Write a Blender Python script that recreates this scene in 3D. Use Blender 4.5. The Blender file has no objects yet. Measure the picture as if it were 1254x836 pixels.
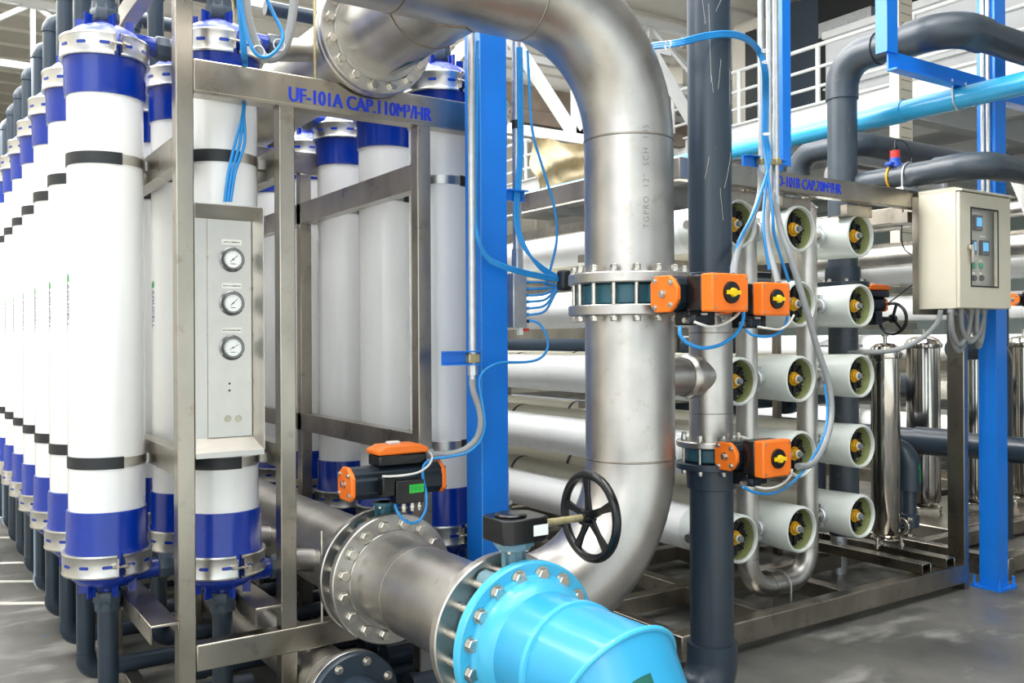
import bpy, math, random
from mathutils import Vector, Matrix
random.seed(7)
PI = math.pi
SC = bpy.context.scene
COL = SC.collection
# ---------------------------------------------------------------- camera
CZ = 1.5
YAW = math.radians(33.65)
FPX, U0, V0 = 1110.0, 627.0, 415.0
cam = bpy.data.cameras.new('camera'); cam_o = bpy.data.objects.new('camera', cam); COL.objects.link(cam_o)
cam.sensor_width = 36; cam.lens = FPX/1254*36; cam.shift_y = -3/1254
cam.clip_start = .05; cam.clip_end = 200
cam_o.matrix_world = Matrix.Translation((0, 0, CZ)) @ Matrix.Rotation(-YAW, 4, 'Z') @ Matrix.Rotation(PI/2, 4, 'X') @ Matrix.Rotation(math.radians(-.3), 4, 'Z')
SC.camera = cam_o
# ---------------------------------------------------------------- view, world, sun, added fill lamps
SC.view_settings.view_transform = 'Standard'; SC.view_settings.look = 'None'
SC.view_settings.gamma = 1; SC.view_settings.use_curve_mapping = False
SC.view_settings.exposure = 0.12
w = bpy.data.worlds.new('daylight'); SC.world = w; w.use_nodes = True
bg = w.node_tree.nodes['Background']; bg.inputs[0].default_value = (.93, .97, 1, 1); bg.inputs[1].default_value = 1.0
sun = bpy.data.lights.new('sun', 'SUN'); sun.energy = 34; sun.angle = .003; sun.color = (1, .96, .88)
so = bpy.data.objects.new('sun', sun); COL.objects.link(so)
so.rotation_euler = Vector((.80, -.50, -.62)).to_track_quat('-Z', 'Y').to_euler()
def area(name, loc, aim, sx, sy, e, col=(1, 1, 1)):
    l = bpy.data.lights.new(name, 'AREA'); l.shape = 'RECTANGLE'; l.size = sx; l.size_y = sy; l.energy = e; l.color = col
    o = bpy.data.objects.new(name, l); COL.objects.link(o); o.location = loc
    o.rotation_euler = (Vector(aim)-Vector(loc)).to_track_quat('-Z', 'Y').to_euler(); return o
area('fill_front', (1, 1, 7.2), (1, 1.5, 0), 7, 5, 480)  # added overhead fill for the foreground, no roof opening there
area('fill_middle', (3, 8, 7.2), (3, 8, 0), 10, 5, 750)  # added fill lamp under the roof, above the racks
area('fill_rear', (6, 17, 7.2), (6, 17, 0), 14, 8, 900)  # added fill lamp for the far part of the hall
area('fill_left', (-1.2, 8, 5.5), (1.5, 8, 1.0), 8, 3, 190)  # added lamp in mid-air to brighten the left side
area('roof_fill_left', (-2.85, 9, 5.9), (3, 9.5, 7.3), 10, 1.2, 520)  # added lamp washing the underside of the roof, no real opening
area('side_fill_left', (-5.5, -1.5, 3.4), (2.5, 3, 1.2), 6, 3.5, 90, (.97, .99, 1))  # added side fill from camera left, towards the vessels
area('fill_aisle', (1.2, 5.5, 7.0), (3.8, 5.5, .8), 7, 1.4, 520)  # added lamp to whiten the vessel sides facing the aisle
# ---------------------------------------------------------------- helpers
VX, VY = math.sin(YAW), math.cos(YAW)
def P(u, v, Y=None, X=None, D=None, Z=None):
    """the point of the place seen at photo pixel (u, v) on the plane X=, Y=, Z= or at depth D="""
    a = math.radians(.3); x = (u-U0)/FPX; y = (V0-v)/FPX
    x, y = x*math.cos(a)+y*math.sin(a), -x*math.sin(a)+y*math.cos(a)
    d = Vector((VX+x*VY, VY-x*VX, y))
    if Y is not None: D = Y/d.y
    elif X is not None: D = X/d.x
    elif Z is not None: D = (Z-CZ)/d.z
    return Vector((0, 0, CZ))+d*D
def V(*a): return Vector(a)
def frame(d):
    d = Vector(d).normalized(); h = Vector((0, 0, 1)) if abs(d.z) < .9 else Vector((1, 0, 0))
    a = d.cross(h).normalized(); return d, a, d.cross(a).normalized()
class MB:
    def __init__(s): s.v = []; s.f = []; s.m = []; s.mi = 0
    def mat(s, i): s.mi = i; return s
    def add(s, vs, fs):
        n = len(s.v); s.v += [Vector(p) for p in vs]
        for f in fs: s.f.append([i+n for i in f]); s.m.append(s.mi)
        return s
    def box(s, a, b):
        x0, y0, z0 = [min(p) for p in zip(a, b)]; x1, y1, z1 = [max(p) for p in zip(a, b)]
        return s.add([(x0,y0,z0),(x1,y0,z0),(x1,y1,z0),(x0,y1,z0),(x0,y0,z1),(x1,y0,z1),(x1,y1,z1),(x0,y1,z1)],
                     [(0,3,2,1),(4,5,6,7),(0,1,5,4),(1,2,6,5),(2,3,7,6),(3,0,4,7)])
    def obox(s, c, ex, ey, ez, sx, sy, sz):
        c = Vector(c); ex, ey, ez = Vector(ex).normalized(), Vector(ey).normalized(), Vector(ez).normalized()
        vs = [c+ex*(i*sx/2)+ey*(j*sy/2)+ez*(k*sz/2) for k in (-1, 1) for i, j in ((-1,-1),(1,-1),(1,1),(-1,1))]
        return s.add(vs, [(0,3,2,1),(4,5,6,7),(0,1,5,4),(1,2,6,5),(2,3,7,6),(3,0,4,7)])
    def bar(s, p0, p1, w, h, up=(0, 0, 1)):
        p0, p1 = Vector(p0), Vector(p1); d = (p1-p0); up = Vector(up); a = d.cross(up).normalized(); b = a.cross(d).normalized()
        return s.obox((p0+p1)/2, d, a, b, d.length, w, h)
    def lathe(s, prof, o, d, n=32, a0=0, a1=None, mats=None):
        """profile of (radius, distance along d) spun round the axis"""
        o = Vector(o); d, a, b = frame(d); full = a1 is None; a1 = a0+2*PI if full else a1
        k = n if full else n+1; base = len(s.v)
        for r, t in prof:
            for i in range(k):
                an = a0+(a1-a0)*i/n; s.v.append(o+d*t+(a*math.cos(an)+b*math.sin(an))*max(r, 1e-5))
        for j in range(len(prof)-1):
            for i in range(n):
                i2 = (i+1) % k if full else i+1
                s.f.append([base+j*k+i, base+j*k+i2, base+(j+1)*k+i2, base+(j+1)*k+i]); s.m.append(mats[j] if mats else s.mi)
        return s
    def cyl(s, p0, p1, r, r1=None, n=24):
        p0, p1 = Vector(p0), Vector(p1); r1 = r if r1 is None else r1; L = (p1-p0).length
        return s.lathe([(0, 0), (r, 0), (r1, L), (0, L)], p0, p1-p0, n)
    def ring(s, p0, p1, ro, ri, n=48, bev=.002):
        p0, p1 = Vector(p0), Vector(p1); L = (p1-p0).length
        return s.lathe([(ri, 0), (ro-bev, 0), (ro, bev), (ro, L-bev), (ro-bev, L), (ri, L), (ri, 0)], p0, p1-p0, n)
    def tube(s, pts, r, n=12, caps=True):
        pts = [Vector(p) for p in pts]; k = len(pts); base = len(s.v); a = None
        for i, p in enumerate(pts):
            d = (pts[min(i+1, k-1)]-pts[max(i-1, 0)]).normalized()
            if a is None: _, a, b = frame(d)
            else:
                a = (a-d*a.dot(d)).normalized(); b = d.cross(a).normalized()
            rr = r[i] if isinstance(r, (list, tuple)) else r
            for j in range(n):
                an = 2*PI*j/n; s.v.append(p+(a*math.cos(an)+b*math.sin(an))*rr)
        for i in range(k-1):
            for j in range(n):
                j2 = (j+1) % n; s.f.append([base+i*n+j, base+i*n+j2, base+(i+1)*n+j2, base+(i+1)*n+j]); s.m.append(s.mi)
        if caps:
            s.f.append([base+j for j in range(n)][::-1]); s.m.append(s.mi)
            s.f.append([base+(k-1)*n+j for j in range(n)]); s.m.append(s.mi)
        return s
    def prism(s, poly, o, ex, ey, ez, t):
        """2D outline in (ex, ey), thickness t along ez"""
        o, ex, ey, ez = Vector(o), Vector(ex), Vector(ey), Vector(ez); n = len(poly)
        vs = [o+ex*x+ey*y for x, y in poly]+[o+ex*x+ey*y+ez*t for x, y in poly]
        return s.add(vs, [list(range(n))[::-1], list(range(n, 2*n))]+[[i, (i+1) % n, n+(i+1) % n, n+i] for i in range(n)])
    def hexa(s, p, d, r, h, washer=True):
        p = Vector(p); dd, a, b = frame(d)
        if washer: s.lathe([(0, 0), (r*1.25, 0), (r*1.25, h*.18), (0, h*.18)], p, dd, 16); p = p+dd*h*.18
        s.lathe([(0, 0), (r, 0), (r, h*.75), (r*.86, h*.9), (0, h*.9)], p, dd, 6)
        return s
    def build(s, name, mats, parent=None, bevel=0, label=None, cat=None, group=None, kind=None, angle=35):
        if not isinstance(mats, (list, tuple)): mats = [mats]
        me = bpy.data.meshes.new(name); off = V(0, 0, 0)
        if parent is not None: off = ORG[parent.name]
        else:
            xs = [p.x for p in s.v]; ys = [p.y for p in s.v]; zs = [p.z for p in s.v]
            off = V((min(xs)+max(xs))/2, (min(ys)+max(ys))/2, min(zs))
        me.from_pydata([p-off for p in s.v], [], s.f); me.update()
        for m in mats: me.materials.append(m)
        me.polygons.foreach_set('material_index', s.m)
        import bmesh
        bm = bmesh.new(); bm.from_mesh(me); bmesh.ops.remove_doubles(bm, verts=bm.verts, dist=2e-6)
        bmesh.ops.recalc_face_normals(bm, faces=bm.faces); bm.to_mesh(me); bm.free()
        me.polygons.foreach_set('use_smooth', [True]*len(me.polygons)); me.set_sharp_from_angle(angle=math.radians(angle))
        o = bpy.data.objects.new(name, me); COL.objects.link(o)
        if parent is not None: o.parent = parent; ORG[o.name] = off
        else: o.location = off; ORG[o.name] = off
        if bevel:
            md = o.modifiers.new('bevel', 'BEVEL'); md.width = bevel; md.segments = 2; md.limit_method = 'ANGLE'; md.angle_limit = math.radians(40)
        tag(o, label, cat, group, kind); return o
ORG = {}
def tag(o, label=None, cat=None, group=None, kind=None):
    if label: o['label'] = label
    if cat: o['category'] = cat
    if group: o['group'] = group
    if kind: o['kind'] = kind
    return o
def thing(name, label, cat, loc, group=None):
    o = bpy.data.objects.new(name, None); COL.objects.link(o); o.location = loc; o.empty_display_size = .1
    ORG[o.name] = Vector(loc); return tag(o, label, cat, group)
def copy_tree(o, parent=None):
    c = o.copy(); COL.objects.link(c); c.parent = parent
    for ch in list(o.children): copy_tree(ch, c)
    return c
def spline(pts, n=8):
    """smooth curve through the points"""
    pts = [Vector(p) for p in pts]; q = [pts[0]*2-pts[1]]+pts+[pts[-1]*2-pts[-2]]; out = []
    for i in range(1, len(q)-2):
        a, b, c, d = q[i-1:i+3]
        for k in range(n):
            t = k/n; out.append(.5*((2*b)+(c-a)*t+(2*a-5*b+4*c-d)*t*t+(3*b-a-3*c+d)*t**3))
    out.append(q[-2]); return out
def fillet(pts, R, n=12):
    """polyline whose corners are swept bends of radius R"""
    pts = [Vector(p) for p in pts]; out = [pts[0]]
    for i in range(1, len(pts)-1):
        p = pts[i]; a = (pts[i-1]-p).normalized(); b = (pts[i+1]-p).normalized(); ang = a.angle(b)
        t = R/math.tan(ang/2); c = p+(a+b).normalized()*(R/math.sin(ang/2)); s0 = p+a*t-c; s1 = p+b*t-c
        tot = s0.angle(s1); ax = s0.cross(s1).normalized()
        for k in range(n+1): out.append(c+Matrix.Rotation(tot*k/n, 3, ax) @ s0)
    out.append(pts[-1]); return out
_tc = {}
def text(mb, s, o, ex, ey, size, t=.0008, bold=0, wrap=None, spacing=1, align='LEFT', fit=None, heavy=0):
    if heavy:
        for k in range(4): text(mb, s, Vector(o)+Vector(ex)*heavy*(k/3-.5)+Vector(ex).cross(Vector(ey))*k*.0003, ex, ey, size, t, bold, wrap, spacing, align, fit)
        return mb
    """solid lettering laid out from o along ex, letters standing along ey; wrap maps (x, y, z) to a point"""
    c = bpy.data.curves.new('t', 'FONT'); c.body = s; c.size = size; c.offset = bold; c.space_character = spacing; c.align_x = align
    c.extrude = 0 if wrap else t; c.resolution_u = 3
    ob = bpy.data.objects.new('t', c); COL.objects.link(ob); dg = bpy.context.evaluated_depsgraph_get()
    me = bpy.data.meshes.new_from_object(ob.evaluated_get(dg)); ex, ey = Vector(ex).normalized(), Vector(ey).normalized(); ez = ex.cross(ey); k = fit/max(v.co.x for v in me.vertices) if fit else 1
    vs = [wrap(v.co.x, v.co.y, v.co.z) if wrap else Vector(o)+ex*v.co.x*k+ey*v.co.y+ez*v.co.z for v in me.vertices]
    mb.add(vs, [list(p.vertices) for p in me.polygons])
    bpy.data.objects.remove(ob); bpy.data.curves.remove(c); bpy.data.meshes.remove(me); return mb
ORD = ['first', 'second', 'third', 'fourth', 'fifth', 'sixth', 'seventh', 'eighth', 'ninth', 'tenth', 'eleventh', 'twelfth']
# ---------------------------------------------------------------- materials
def srgb(h):
    c = [int(h[i:i+2], 16)/255 for i in (0, 2, 4)]
    return [x/12.92 if x <= .04045 else ((x+.055)/1.055)**2.4 for x in c]
def mat(name, hx, rough=.5, metal=0, var=.08, scale=6, stretch=(1, 1, 1), dirt=None, dirt_amt=.0, bump=0, coat=0, emit=None, rvar=.1, spec=None):
    m = bpy.data.materials.new(name); m.use_nodes = True; nt = m.node_tree; b = nt.nodes['Principled BSDF']; c = srgb(hx)
    tc = nt.nodes.new('ShaderNodeTexCoord'); mp = nt.nodes.new('ShaderNodeMapping'); mp.inputs['Scale'].default_value = stretch
    nz = nt.nodes.new('ShaderNodeTexNoise'); nz.inputs['Scale'].default_value = scale; nz.inputs['Detail'].default_value = 5
    nt.links.new(tc.outputs['Object'], mp.inputs[0]); nt.links.new(mp.outputs[0], nz.inputs['Vector'])
    rp = nt.nodes.new('ShaderNodeValToRGB'); rp.color_ramp.elements[0].position = .3; rp.color_ramp.elements[1].position = .7
    rp.color_ramp.elements[0].color = [x*(1-var) for x in c]+[1]; rp.color_ramp.elements[1].color = [min(1, x*(1+var)) for x in c]+[1]
    nt.links.new(nz.outputs[0], rp.inputs[0]); out = rp.outputs[0]
    if dirt:
        n2 = nt.nodes.new('ShaderNodeTexNoise'); n2.inputs['Scale'].default_value = scale*2.3; n2.inputs['Detail'].default_value = 8; n2.inputs['Roughness'].default_value = .7
        nt.links.new(tc.outputs['Object'], n2.inputs['Vector'])
        r2 = nt.nodes.new('ShaderNodeValToRGB'); r2.color_ramp.elements[0].position = .62-dirt_amt*.3; r2.color_ramp.elements[1].position = .82-dirt_amt*.3
        mx = nt.nodes.new('ShaderNodeMix'); mx.data_type = 'RGBA'; nt.links.new(n2.outputs[0], r2.inputs[0]); nt.links.new(r2.outputs[0], mx.inputs[0])
        nt.links.new(out, mx.inputs[6]); mx.inputs[7].default_value = srgb(dirt)+[1]; out = mx.outputs[2]
    nt.links.new(out, b.inputs['Base Color'])
    mr = nt.nodes.new('ShaderNodeMapRange'); mr.inputs[3].default_value = max(.02, rough-rvar*.5); mr.inputs[4].default_value = min(1, rough+rvar*.5)
    nt.links.new(nz.outputs[0], mr.inputs[0]); nt.links.new(mr.outputs[0], b.inputs['Roughness'])
    b.inputs['Metallic'].default_value = metal
    if spec is not None: b.inputs['Specular IOR Level'].default_value = spec
    if coat: b.inputs['Coat Weight'].default_value = coat; b.inputs['Coat Roughness'].default_value = .1
    if bump:
        bp = nt.nodes.new('ShaderNodeBump'); bp.inputs['Strength'].default_value = bump; bp.inputs['Distance'].default_value = .002
        nt.links.new(nz.outputs[0], bp.inputs['Height']); nt.links.new(bp.outputs[0], b.inputs['Normal'])
    if emit: b.inputs['Emission Color'].default_value = srgb(hx)+[1]; b.inputs['Emission Strength'].default_value = emit
    return m
M = dict(
 steel=mat('brushed_pipe_steel', 'c0bdb8', .36, 1, .15, 7, (1, 1, 1), 'a89f90', .12, rvar=.16),
 seam=mat('fine_weld', '99938a', .4, 1, .1, 60),
 weld=mat('weld_bead', '8f8272', .5, 1, .2, 60, dirt='6b4a2c', dirt_amt=.6),
 frame=mat('frame_steel', 'aaa397', .30, 1, .22, 5, (1, 1, .5), '857b6b', .2, rvar=.2),
 polish=mat('polished_steel', 'c9c4bc', .12, 1, .05, 5, rvar=.06),
 clamp=mat('clamp_steel', 'cbcbc8', .32, 1, .08, 14, rvar=.12),
 bolt=mat('bolt_steel', 'cfcac0', .28, 1, .1, 40),
 plate=mat('panel_steel', 'cfccc5', .38, 1, .05, 12, (1, 6, 1)),
 galv=mat('galvanised', 'c9cdd0', .42, .8, .1, 30),
 white=mat('white_housing', 'f1f2f1', .22, 0, .015, 3, coat=.3, rvar=.05),
 rowhite=mat('white_vessel_paint', 'eef0ef', .45, 0, .03, 4, dirt='cfcdbf', dirt_amt=.05),
 roend=mat('pale_vessel_paint', 'd5dbd6', .35, 0, .03, 6),
 ivory=mat('shaded_vessel_paint', 'cfccbd', .4, 0, .05, 5),  # shade on the rear vessels put into the paint tone; scratches reuse it
 olive=mat('resin_liner', '98a06c', .4, 0, .1, 20),
 blue=mat('blue_cap', '01309a', .25, 0, .06, 12, dirt='4a66c8', dirt_amt=-.12, coat=.2),
 dome=mat('dusty_blue_dome', '5765bd', .35, 0, .12, 12, dirt='aeb3da', dirt_amt=.35),
 pvc=mat('dark_grey_pvc', '2f3b47', .33, 0, .08, 7, dirt='56606a', dirt_amt=-.08, rvar=.12),
 pvcd=mat('dusty_grey_pvc', '39424a', .36, 0, .1, 7, dirt='6f6a64', dirt_amt=.1),
 nut=mat('union_nut_pvc', '3b4854', .45, 0, .1, 20),
 orange=mat('orange_cast', 'f5781c', .4, 0, .04, 20),
 black=mat('black_plastic', '0d1013', .25, 0, .2, 20),
 blackm=mat('matt_black_plastic', '0b0d0e', .55, 0, .1, 20),
 bezel=mat('gauge_bezel', '85878a', .25, 1, .1, 20),
 facade=mat('grey_facade', '7f8990', .6, 0, .08, .6),
 anod=mat('dark_anodised', '1a2630', .35, .3, .15, 12),
 teal=mat('teal_valve_paint', '2f6272', .4, 0, .1, 20, dirt='5d8894', dirt_amt=.0),
 tealg=mat('grey_teal_paint', '6a8c98', .42, 0, .1, 20, dirt='47606b', dirt_amt=.1),
 cyan=mat('sky_blue_pipe', '2f9ccb', .3, 0, .05, 6, dirt='4fb0d6', dirt_amt=.0, coat=.2),
 cyanp=mat('pale_blue_pipe', '45b6df', .3, 0, .05, 6, coat=.2),
 column=mat('blue_column_paint', '0876dc', .4, 0, .05, 5, dirt='1f86e0', dirt_amt=-.05, coat=.2),
 tubing=mat('blue_air_tubing', '1f86cc', .35, 0, .05, 20),
 hose=mat('grey_conduit', '8f9293', .5, 0, .05, 20),
 hosew=mat('pale_cable', 'd0d0ca', .5, 0, .05, 20),
 tie=mat('cable_tie', 'e6e8e8', .5, 0, .05, 20),
 yellow=mat('yellow_plastic', 'f0cb10', .4, 0, .05, 20),
 brass=mat('yellow_nut', 'e0a820', .35, .2, .1, 30),
 greyp=mat('grey_port', '7f8486', .4, .2, .1, 30),
 dark=mat('dark_rubber', '23272b', .5, 0, .1, 20),
 green=mat('green_label', '35c53c', .4, 0, .05, 20),
 dkgreen=mat('dark_green_sticker', '0b5a4e', .45, 0, .1, 20),
 arrow=mat('green_arrow_tape', '17a04e', .4, 0, .05, 20),
 letter=mat('blue_lettering', '1438c8', .4, 0, .03, 20),
 letterd=mat('engraved_marking', '8b8578', .6, .6, .05, 20),
 lettern=mat('navy_lettering', '25306a', .5, 0, .05, 20),
 paper=mat('paper_label', 'f0efe8', .6, 0, .03, 20),
 ink=mat('label_ink', '33343a', .6, 0, .03, 20),
 dial=mat('gauge_dial', 'f4f5f2', .3, 0, .02, 20),
 cabinet=mat('beige_cabinet_paint', 'cfc9b6', .4, 0, .03, 8),
 cabin=mat('cabinet_inner_panel', 'b9b8a6', .5, 0, .03, 8),
 screen=mat('lit_meter_screen', '58b8f0', .3, 0, .03, 20, emit=.5),
 button=mat('green_button', '1f9a70', .4, 0, .05, 20),
 red=mat('red_plastic', 'd23127', .4, 0, .05, 20),
 bluep=mat('blue_plastic', '1a48b0', .4, 0, .05, 20),
 shaft=mat('zinc_shaft', 'b9ae86', .45, .7, .2, 40),
 canvas=mat('beige_canvas', 'cdbf9c', .9, 0, .15, 4, dirt='a58e58', dirt_amt=.25, bump=.4),
 brown=mat('weathered_brown_steel', '7d7063', .6, .2, .2, 4),
 wpaint=mat('white_structure_paint', 'dfe1e0', .5, 0, .05, 3, dirt='b49a7c', dirt_amt=-.05),
 gpaint=mat('pale_grey_panel', 'd5d8da', .5, 0, .03, 1.5),
 navy=mat('dark_navy_cladding', '36424f', .6, 0, .06, 2),
 blk=mat('black_cladding', '14171a', .6, 0, .1, 2),
 beige=mat('beige_cladding', 'cbc6b8', .6, 0, .04, 1.5),
 roof=mat('white_roof_sheet', 'd2cec4', .6, 0, .04, 1, dirt='cfc9ba', dirt_amt=.1),
)
def glass(name):
    m = bpy.data.materials.new(name); m.use_nodes = True; nt = m.node_tree; nt.nodes.remove(nt.nodes['Principled BSDF'])
    a = nt.nodes.new('ShaderNodeBsdfTransparent'); b = nt.nodes.new('ShaderNodeBsdfGlossy'); b.inputs['Roughness'].default_value = .03
    mx = nt.nodes.new('ShaderNodeMixShader'); mx.inputs[0].default_value = .06
    nt.links.new(a.outputs[0], mx.inputs[1]); nt.links.new(b.outputs[0], mx.inputs[2])
    nt.links.new(mx.outputs[0], nt.nodes['Material Output'].inputs[0]); return m
M['glass'] = glass('clear_pane')
def floor_mat():
    m = bpy.data.materials.new('worn_concrete'); m.use_nodes = True; nt = m.node_tree; b = nt.nodes['Principled BSDF']
    tc = nt.nodes.new('ShaderNodeTexCoord')
    def nz(sc, det, st=(1, 1, 1)):
        mp = nt.nodes.new('ShaderNodeMapping'); mp.inputs['Scale'].default_value = st; nt.links.new(tc.outputs['Object'], mp.inputs[0])
        n = nt.nodes.new('ShaderNodeTexNoise'); n.inputs['Scale'].default_value = sc; n.inputs['Detail'].default_value = det; nt.links.new(mp.outputs[0], n.inputs['Vector']); return n
    def ramp(n, p0, p1, c0, c1):
        r = nt.nodes.new('ShaderNodeValToRGB'); r.color_ramp.elements[0].position = p0; r.color_ramp.elements[1].position = p1
        r.color_ramp.elements[0].color = c0; r.color_ramp.elements[1].color = c1; nt.links.new(n.outputs[0], r.inputs[0]); return r
    def mix(f, a, bcol):
        mx = nt.nodes.new('ShaderNodeMix'); mx.data_type = 'RGBA'; nt.links.new(f, mx.inputs[0]); nt.links.new(a, mx.inputs[6]); mx.inputs[7].default_value = bcol; return mx.outputs[2]
    base = ramp(nz(1.6, 7, (1, .7, 1)), .3, .7, srgb('474845')+[1], srgb('74726d')+[1]).outputs[0]
    f1 = ramp(nz(2.6, 8, (1, 2.2, 1)), .56, .7, (0, 0, 0, 1), (.75, .75, .75, 1)).outputs[0]; base = mix(f1, base, srgb('a2a19b')+[1])
    f2 = ramp(nz(3.1, 4), .66, .72, (0, 0, 0, 1), (.7, .7, .7, 1)).outputs[0]; base = mix(f2, base, srgb('4c504c')+[1])
    f3 = ramp(nz(4.7, 6, (1, 1.3, 1)), .70, .74, (0, 0, 0, 1), (.8, .8, .8, 1)).outputs[0]; base = mix(f3, base, srgb('2f6ea0')+[1])
    nt.links.new(base, b.inputs['Base Color']); rr = ramp(nz(3, 5), .3, .7, (.28, .28, .28, 1), (.6, .6, .6, 1)); nt.links.new(rr.outputs[0], b.inputs['Roughness'])
    return m
M['floor'] = floor_mat()
# ---------------------------------------------------------------- the hall
MB().box((-9, -5, -.2), (24, 30, 0)).build('floor', M['floor'], kind='structure')
mb = MB(); y = 3.6
while y < 28:
    g = .03 if y < 7.5 else .10
    pw = .47 if y < 9 else .86; mb.box((-3.06, y, 0), (-3, min(y+pw, 28), 7.5)); y += pw+g
mb.build('wall_left', M['beige'], kind='structure')
mb = MB().box((-9, -4.7, 0), (24, -4.5, 1.1)).box((-9, -4.7, 4.6), (24, -4.5, 7.5))
for xx in (-9, -5.2, -1.6, 1.6, 5.0, 8.6, 12.4, 16, 20): mb.box((xx, -4.7, 1.1), (xx+1.5, -4.5, 4.6))
mb.build('wall_front', M['facade'], kind='structure')
MB().box((-3, 28, 0), (22, 28.2, 7.5)).build('wall_back', M['beige'], kind='structure')
mb = MB()
for i in range(30): mb.box((22, -4+i*1.07, 0), (22.1, -4+i*1.07+1.055, 7.5))
mb.build('wall_right', mat('pale_aqua_wall', 'c3d3d0', .6, 0, .04, 1), kind='structure')
mb = MB().box((-3.06, -5, 7.5), (24, 30, 7.6))
for i in range(34): mb.box((-3, -5+i*1.03, 7.44), (24, -5+i*1.03+.05, 7.5))
mb.build('ceiling', M['roof'], kind='structure')
# roof trusses carrying the roof, running along X
def truss(y, x0, x1, zt, zb, label, hang=False, n=None, w=.12, web=.08):
    t = thing('roof_truss', label, 'roof truss', ((x0+x1)/2, y, zb), 'white roof trusses')
    MB().bar((x0, y, zt), (x1, y, zt), w, w).build('top_chord', M['wpaint'], t)
    MB().bar((x0, y, zb), (x1, y, zb), w, w).build('bottom_chord', M['wpaint'], t)
    n = n or int((x1-x0)/1.6); s = (x1-x0)/n
    for i in range(n):
        a, b = ((zb, zt) if i % 2 == 0 else (zt, zb))
        MB().bar((x0+i*s, y, a), (x0+(i+1)*s, y, b), web, web, (0, 1, 0)).build('web_brace', M['wpaint'], t)
        if i % 2: MB().bar((x0+i*s, y, zb), (x0+i*s, y, zt), web, web, (0, 1, 0)).build('web_post', M['wpaint'], t)
    return t
truss(9.0, -3, 8.6, 7.3, 6.35, 'nearest white roof truss, crossing behind the tops of the grey riser pipes')
truss(12.5, -3, 21, 7.3, 6.2, 'second white roof truss back under the roof')
truss(17.5, -3, 21, 7.3, 6.2, 'farthest white roof truss back under the roof')
# small lattice girder seen in the bend of the big pipe
q = [P(622, 158, Y=10.0), P(760, 190, Y=10.0)]
gz = q[0].z
t = thing('lattice_girder', 'white rust-stained lattice girder seen inside the bend of the big steel pipe', 'girder', (6, 10, gz))
xn = P(707, 168, Y=10).x
MB().bar((3.5, 10, gz), (9.5, 10, gz), .14, .14).build('bottom_chord', M['wpaint'], t)
MB().bar((3.5, 10, gz+1.5), (9.5, 10, gz+1.5), .12, .12).build('top_chord', M['wpaint'], t)
for dx in (-1.35, 0, 1.35, 2.7, -2.7):
    top = xn+dx if dx not in (2.7, -2.7) else xn+dx*.5
    b0 = xn if abs(dx) < 2 else xn+dx
    MB().bar((b0, 10, gz), (top, 10, gz+1.5), .13, .13, (0, 1, 0)).build('web_brace', M['wpaint'], t)
for k in range(3):
    tag(MB().bar((4.0, 11.2+k*.7, gz+.55+.42*k), (12, 11.2+k*.7, gz+.55+.42*k), .16, .2).build('roof_purlin', M['brown']),
        ORD[k]+' brown roof purlin back behind the lattice girder, counted from the lowest', 'purlin', 'purlins behind the girder')
# canvas sheet under the girder
mb = MB(); nx, nz = 40, 24; a = P(653, 163, Y=9.9); b = P(745, 186, Y=9.9); c = P(660, 232, Y=9.9); a.z = b.z = gz-.0; vs = []
for j in range(nz+1):
    for i in range(nx+1):
        s, r = i/nx, j/nz; p = a.lerp(b, s); p.z = p.z-(a.z-c.z)*r*(1.0)-.18*math.sin(s*PI)*(1-r)*.6
        p.y += .06*math.sin(9*s+5*r)+.05*math.sin(16*s-9*r+1)+.05*math.sin(6*r+20*s*r); p.x += .03*math.sin(7*r); vs.append(p)
for off in (0, .012):
    mb.add([p+V(0, off, 0) for p in vs], [[j*(nx+1)+i, j*(nx+1)+i+1, (j+1)*(nx+1)+i+1, (j+1)*(nx+1)+i] for j in range(nz) for i in range(nx)])
mb.build('canvas_sheet', M['canvas'], label='stained beige canvas sheet hanging under the white lattice girder', cat='canvas sheet', angle=80)
# ---------------------------------------------------------------- mezzanine
MX = 11.0; MZ = 4.72
t = thing('mezzanine_platform', 'white steel mezzanine platform high up behind the pipes on the right', 'mezzanine', (15, 8, MZ-.5))
MB().box((MX, -1, MZ), (21.5, 20, MZ+.085)).build('deck', M['gpaint'], t)
MB().box((MX-.06, -1, MZ-.22), (MX, 20, MZ+.16)).box((MX-.12, -1, MZ-.22), (MX-.06, 20, MZ-.19)).box((MX-.12, -1, MZ+.13), (MX-.06, 20, MZ+.16)).build('edge_beam', M['wpaint'], t)
for k in range(8):
    yy = -.2+k*2.4; MB().box((MX, yy, MZ-.34), (21.5, yy+.1, MZ)).box((MX, yy-.06, MZ-.36), (21.5, yy+.16, MZ-.33)).build('joist', M['wpaint'], t)
for k in range(5):
    xx = MX+1.6+k*1.9; MB().box((xx, -1, MZ-.2), (xx+.08, 20, MZ)).box((xx-.05, -1, MZ-.22), (xx+.13, 20, MZ-.2)).build('joist', M['wpaint'], t)
for xx, yy in ((MX+.15, 2.0), (MX+.15, 19), (20, 2.0)):
    MB().box((xx-.1, yy-.1, 0), (xx+.1, yy+.1, MZ-.2)).build('column', M['wpaint'], t)
t = thing('guard_railing', 'white tubular guard railing along the edge of the mezzanine', 'railing', (MX, 9, MZ+.16))
for dz in (.38, .66, .98):
    MB().tube([(MX+.03, 1, MZ+.05+dz), (MX+.03, 20, MZ+.05+dz)], .03 if dz > .9 else .024, 10).build('rail', M['wpaint'], t)
for k in range(13): MB().tube([(MX+.03, 1+k*1.5, MZ+.1), (MX+.03, 1+k*1.5, MZ+1.03)], .036, 10).build('post', M['wpaint'], t)
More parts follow.
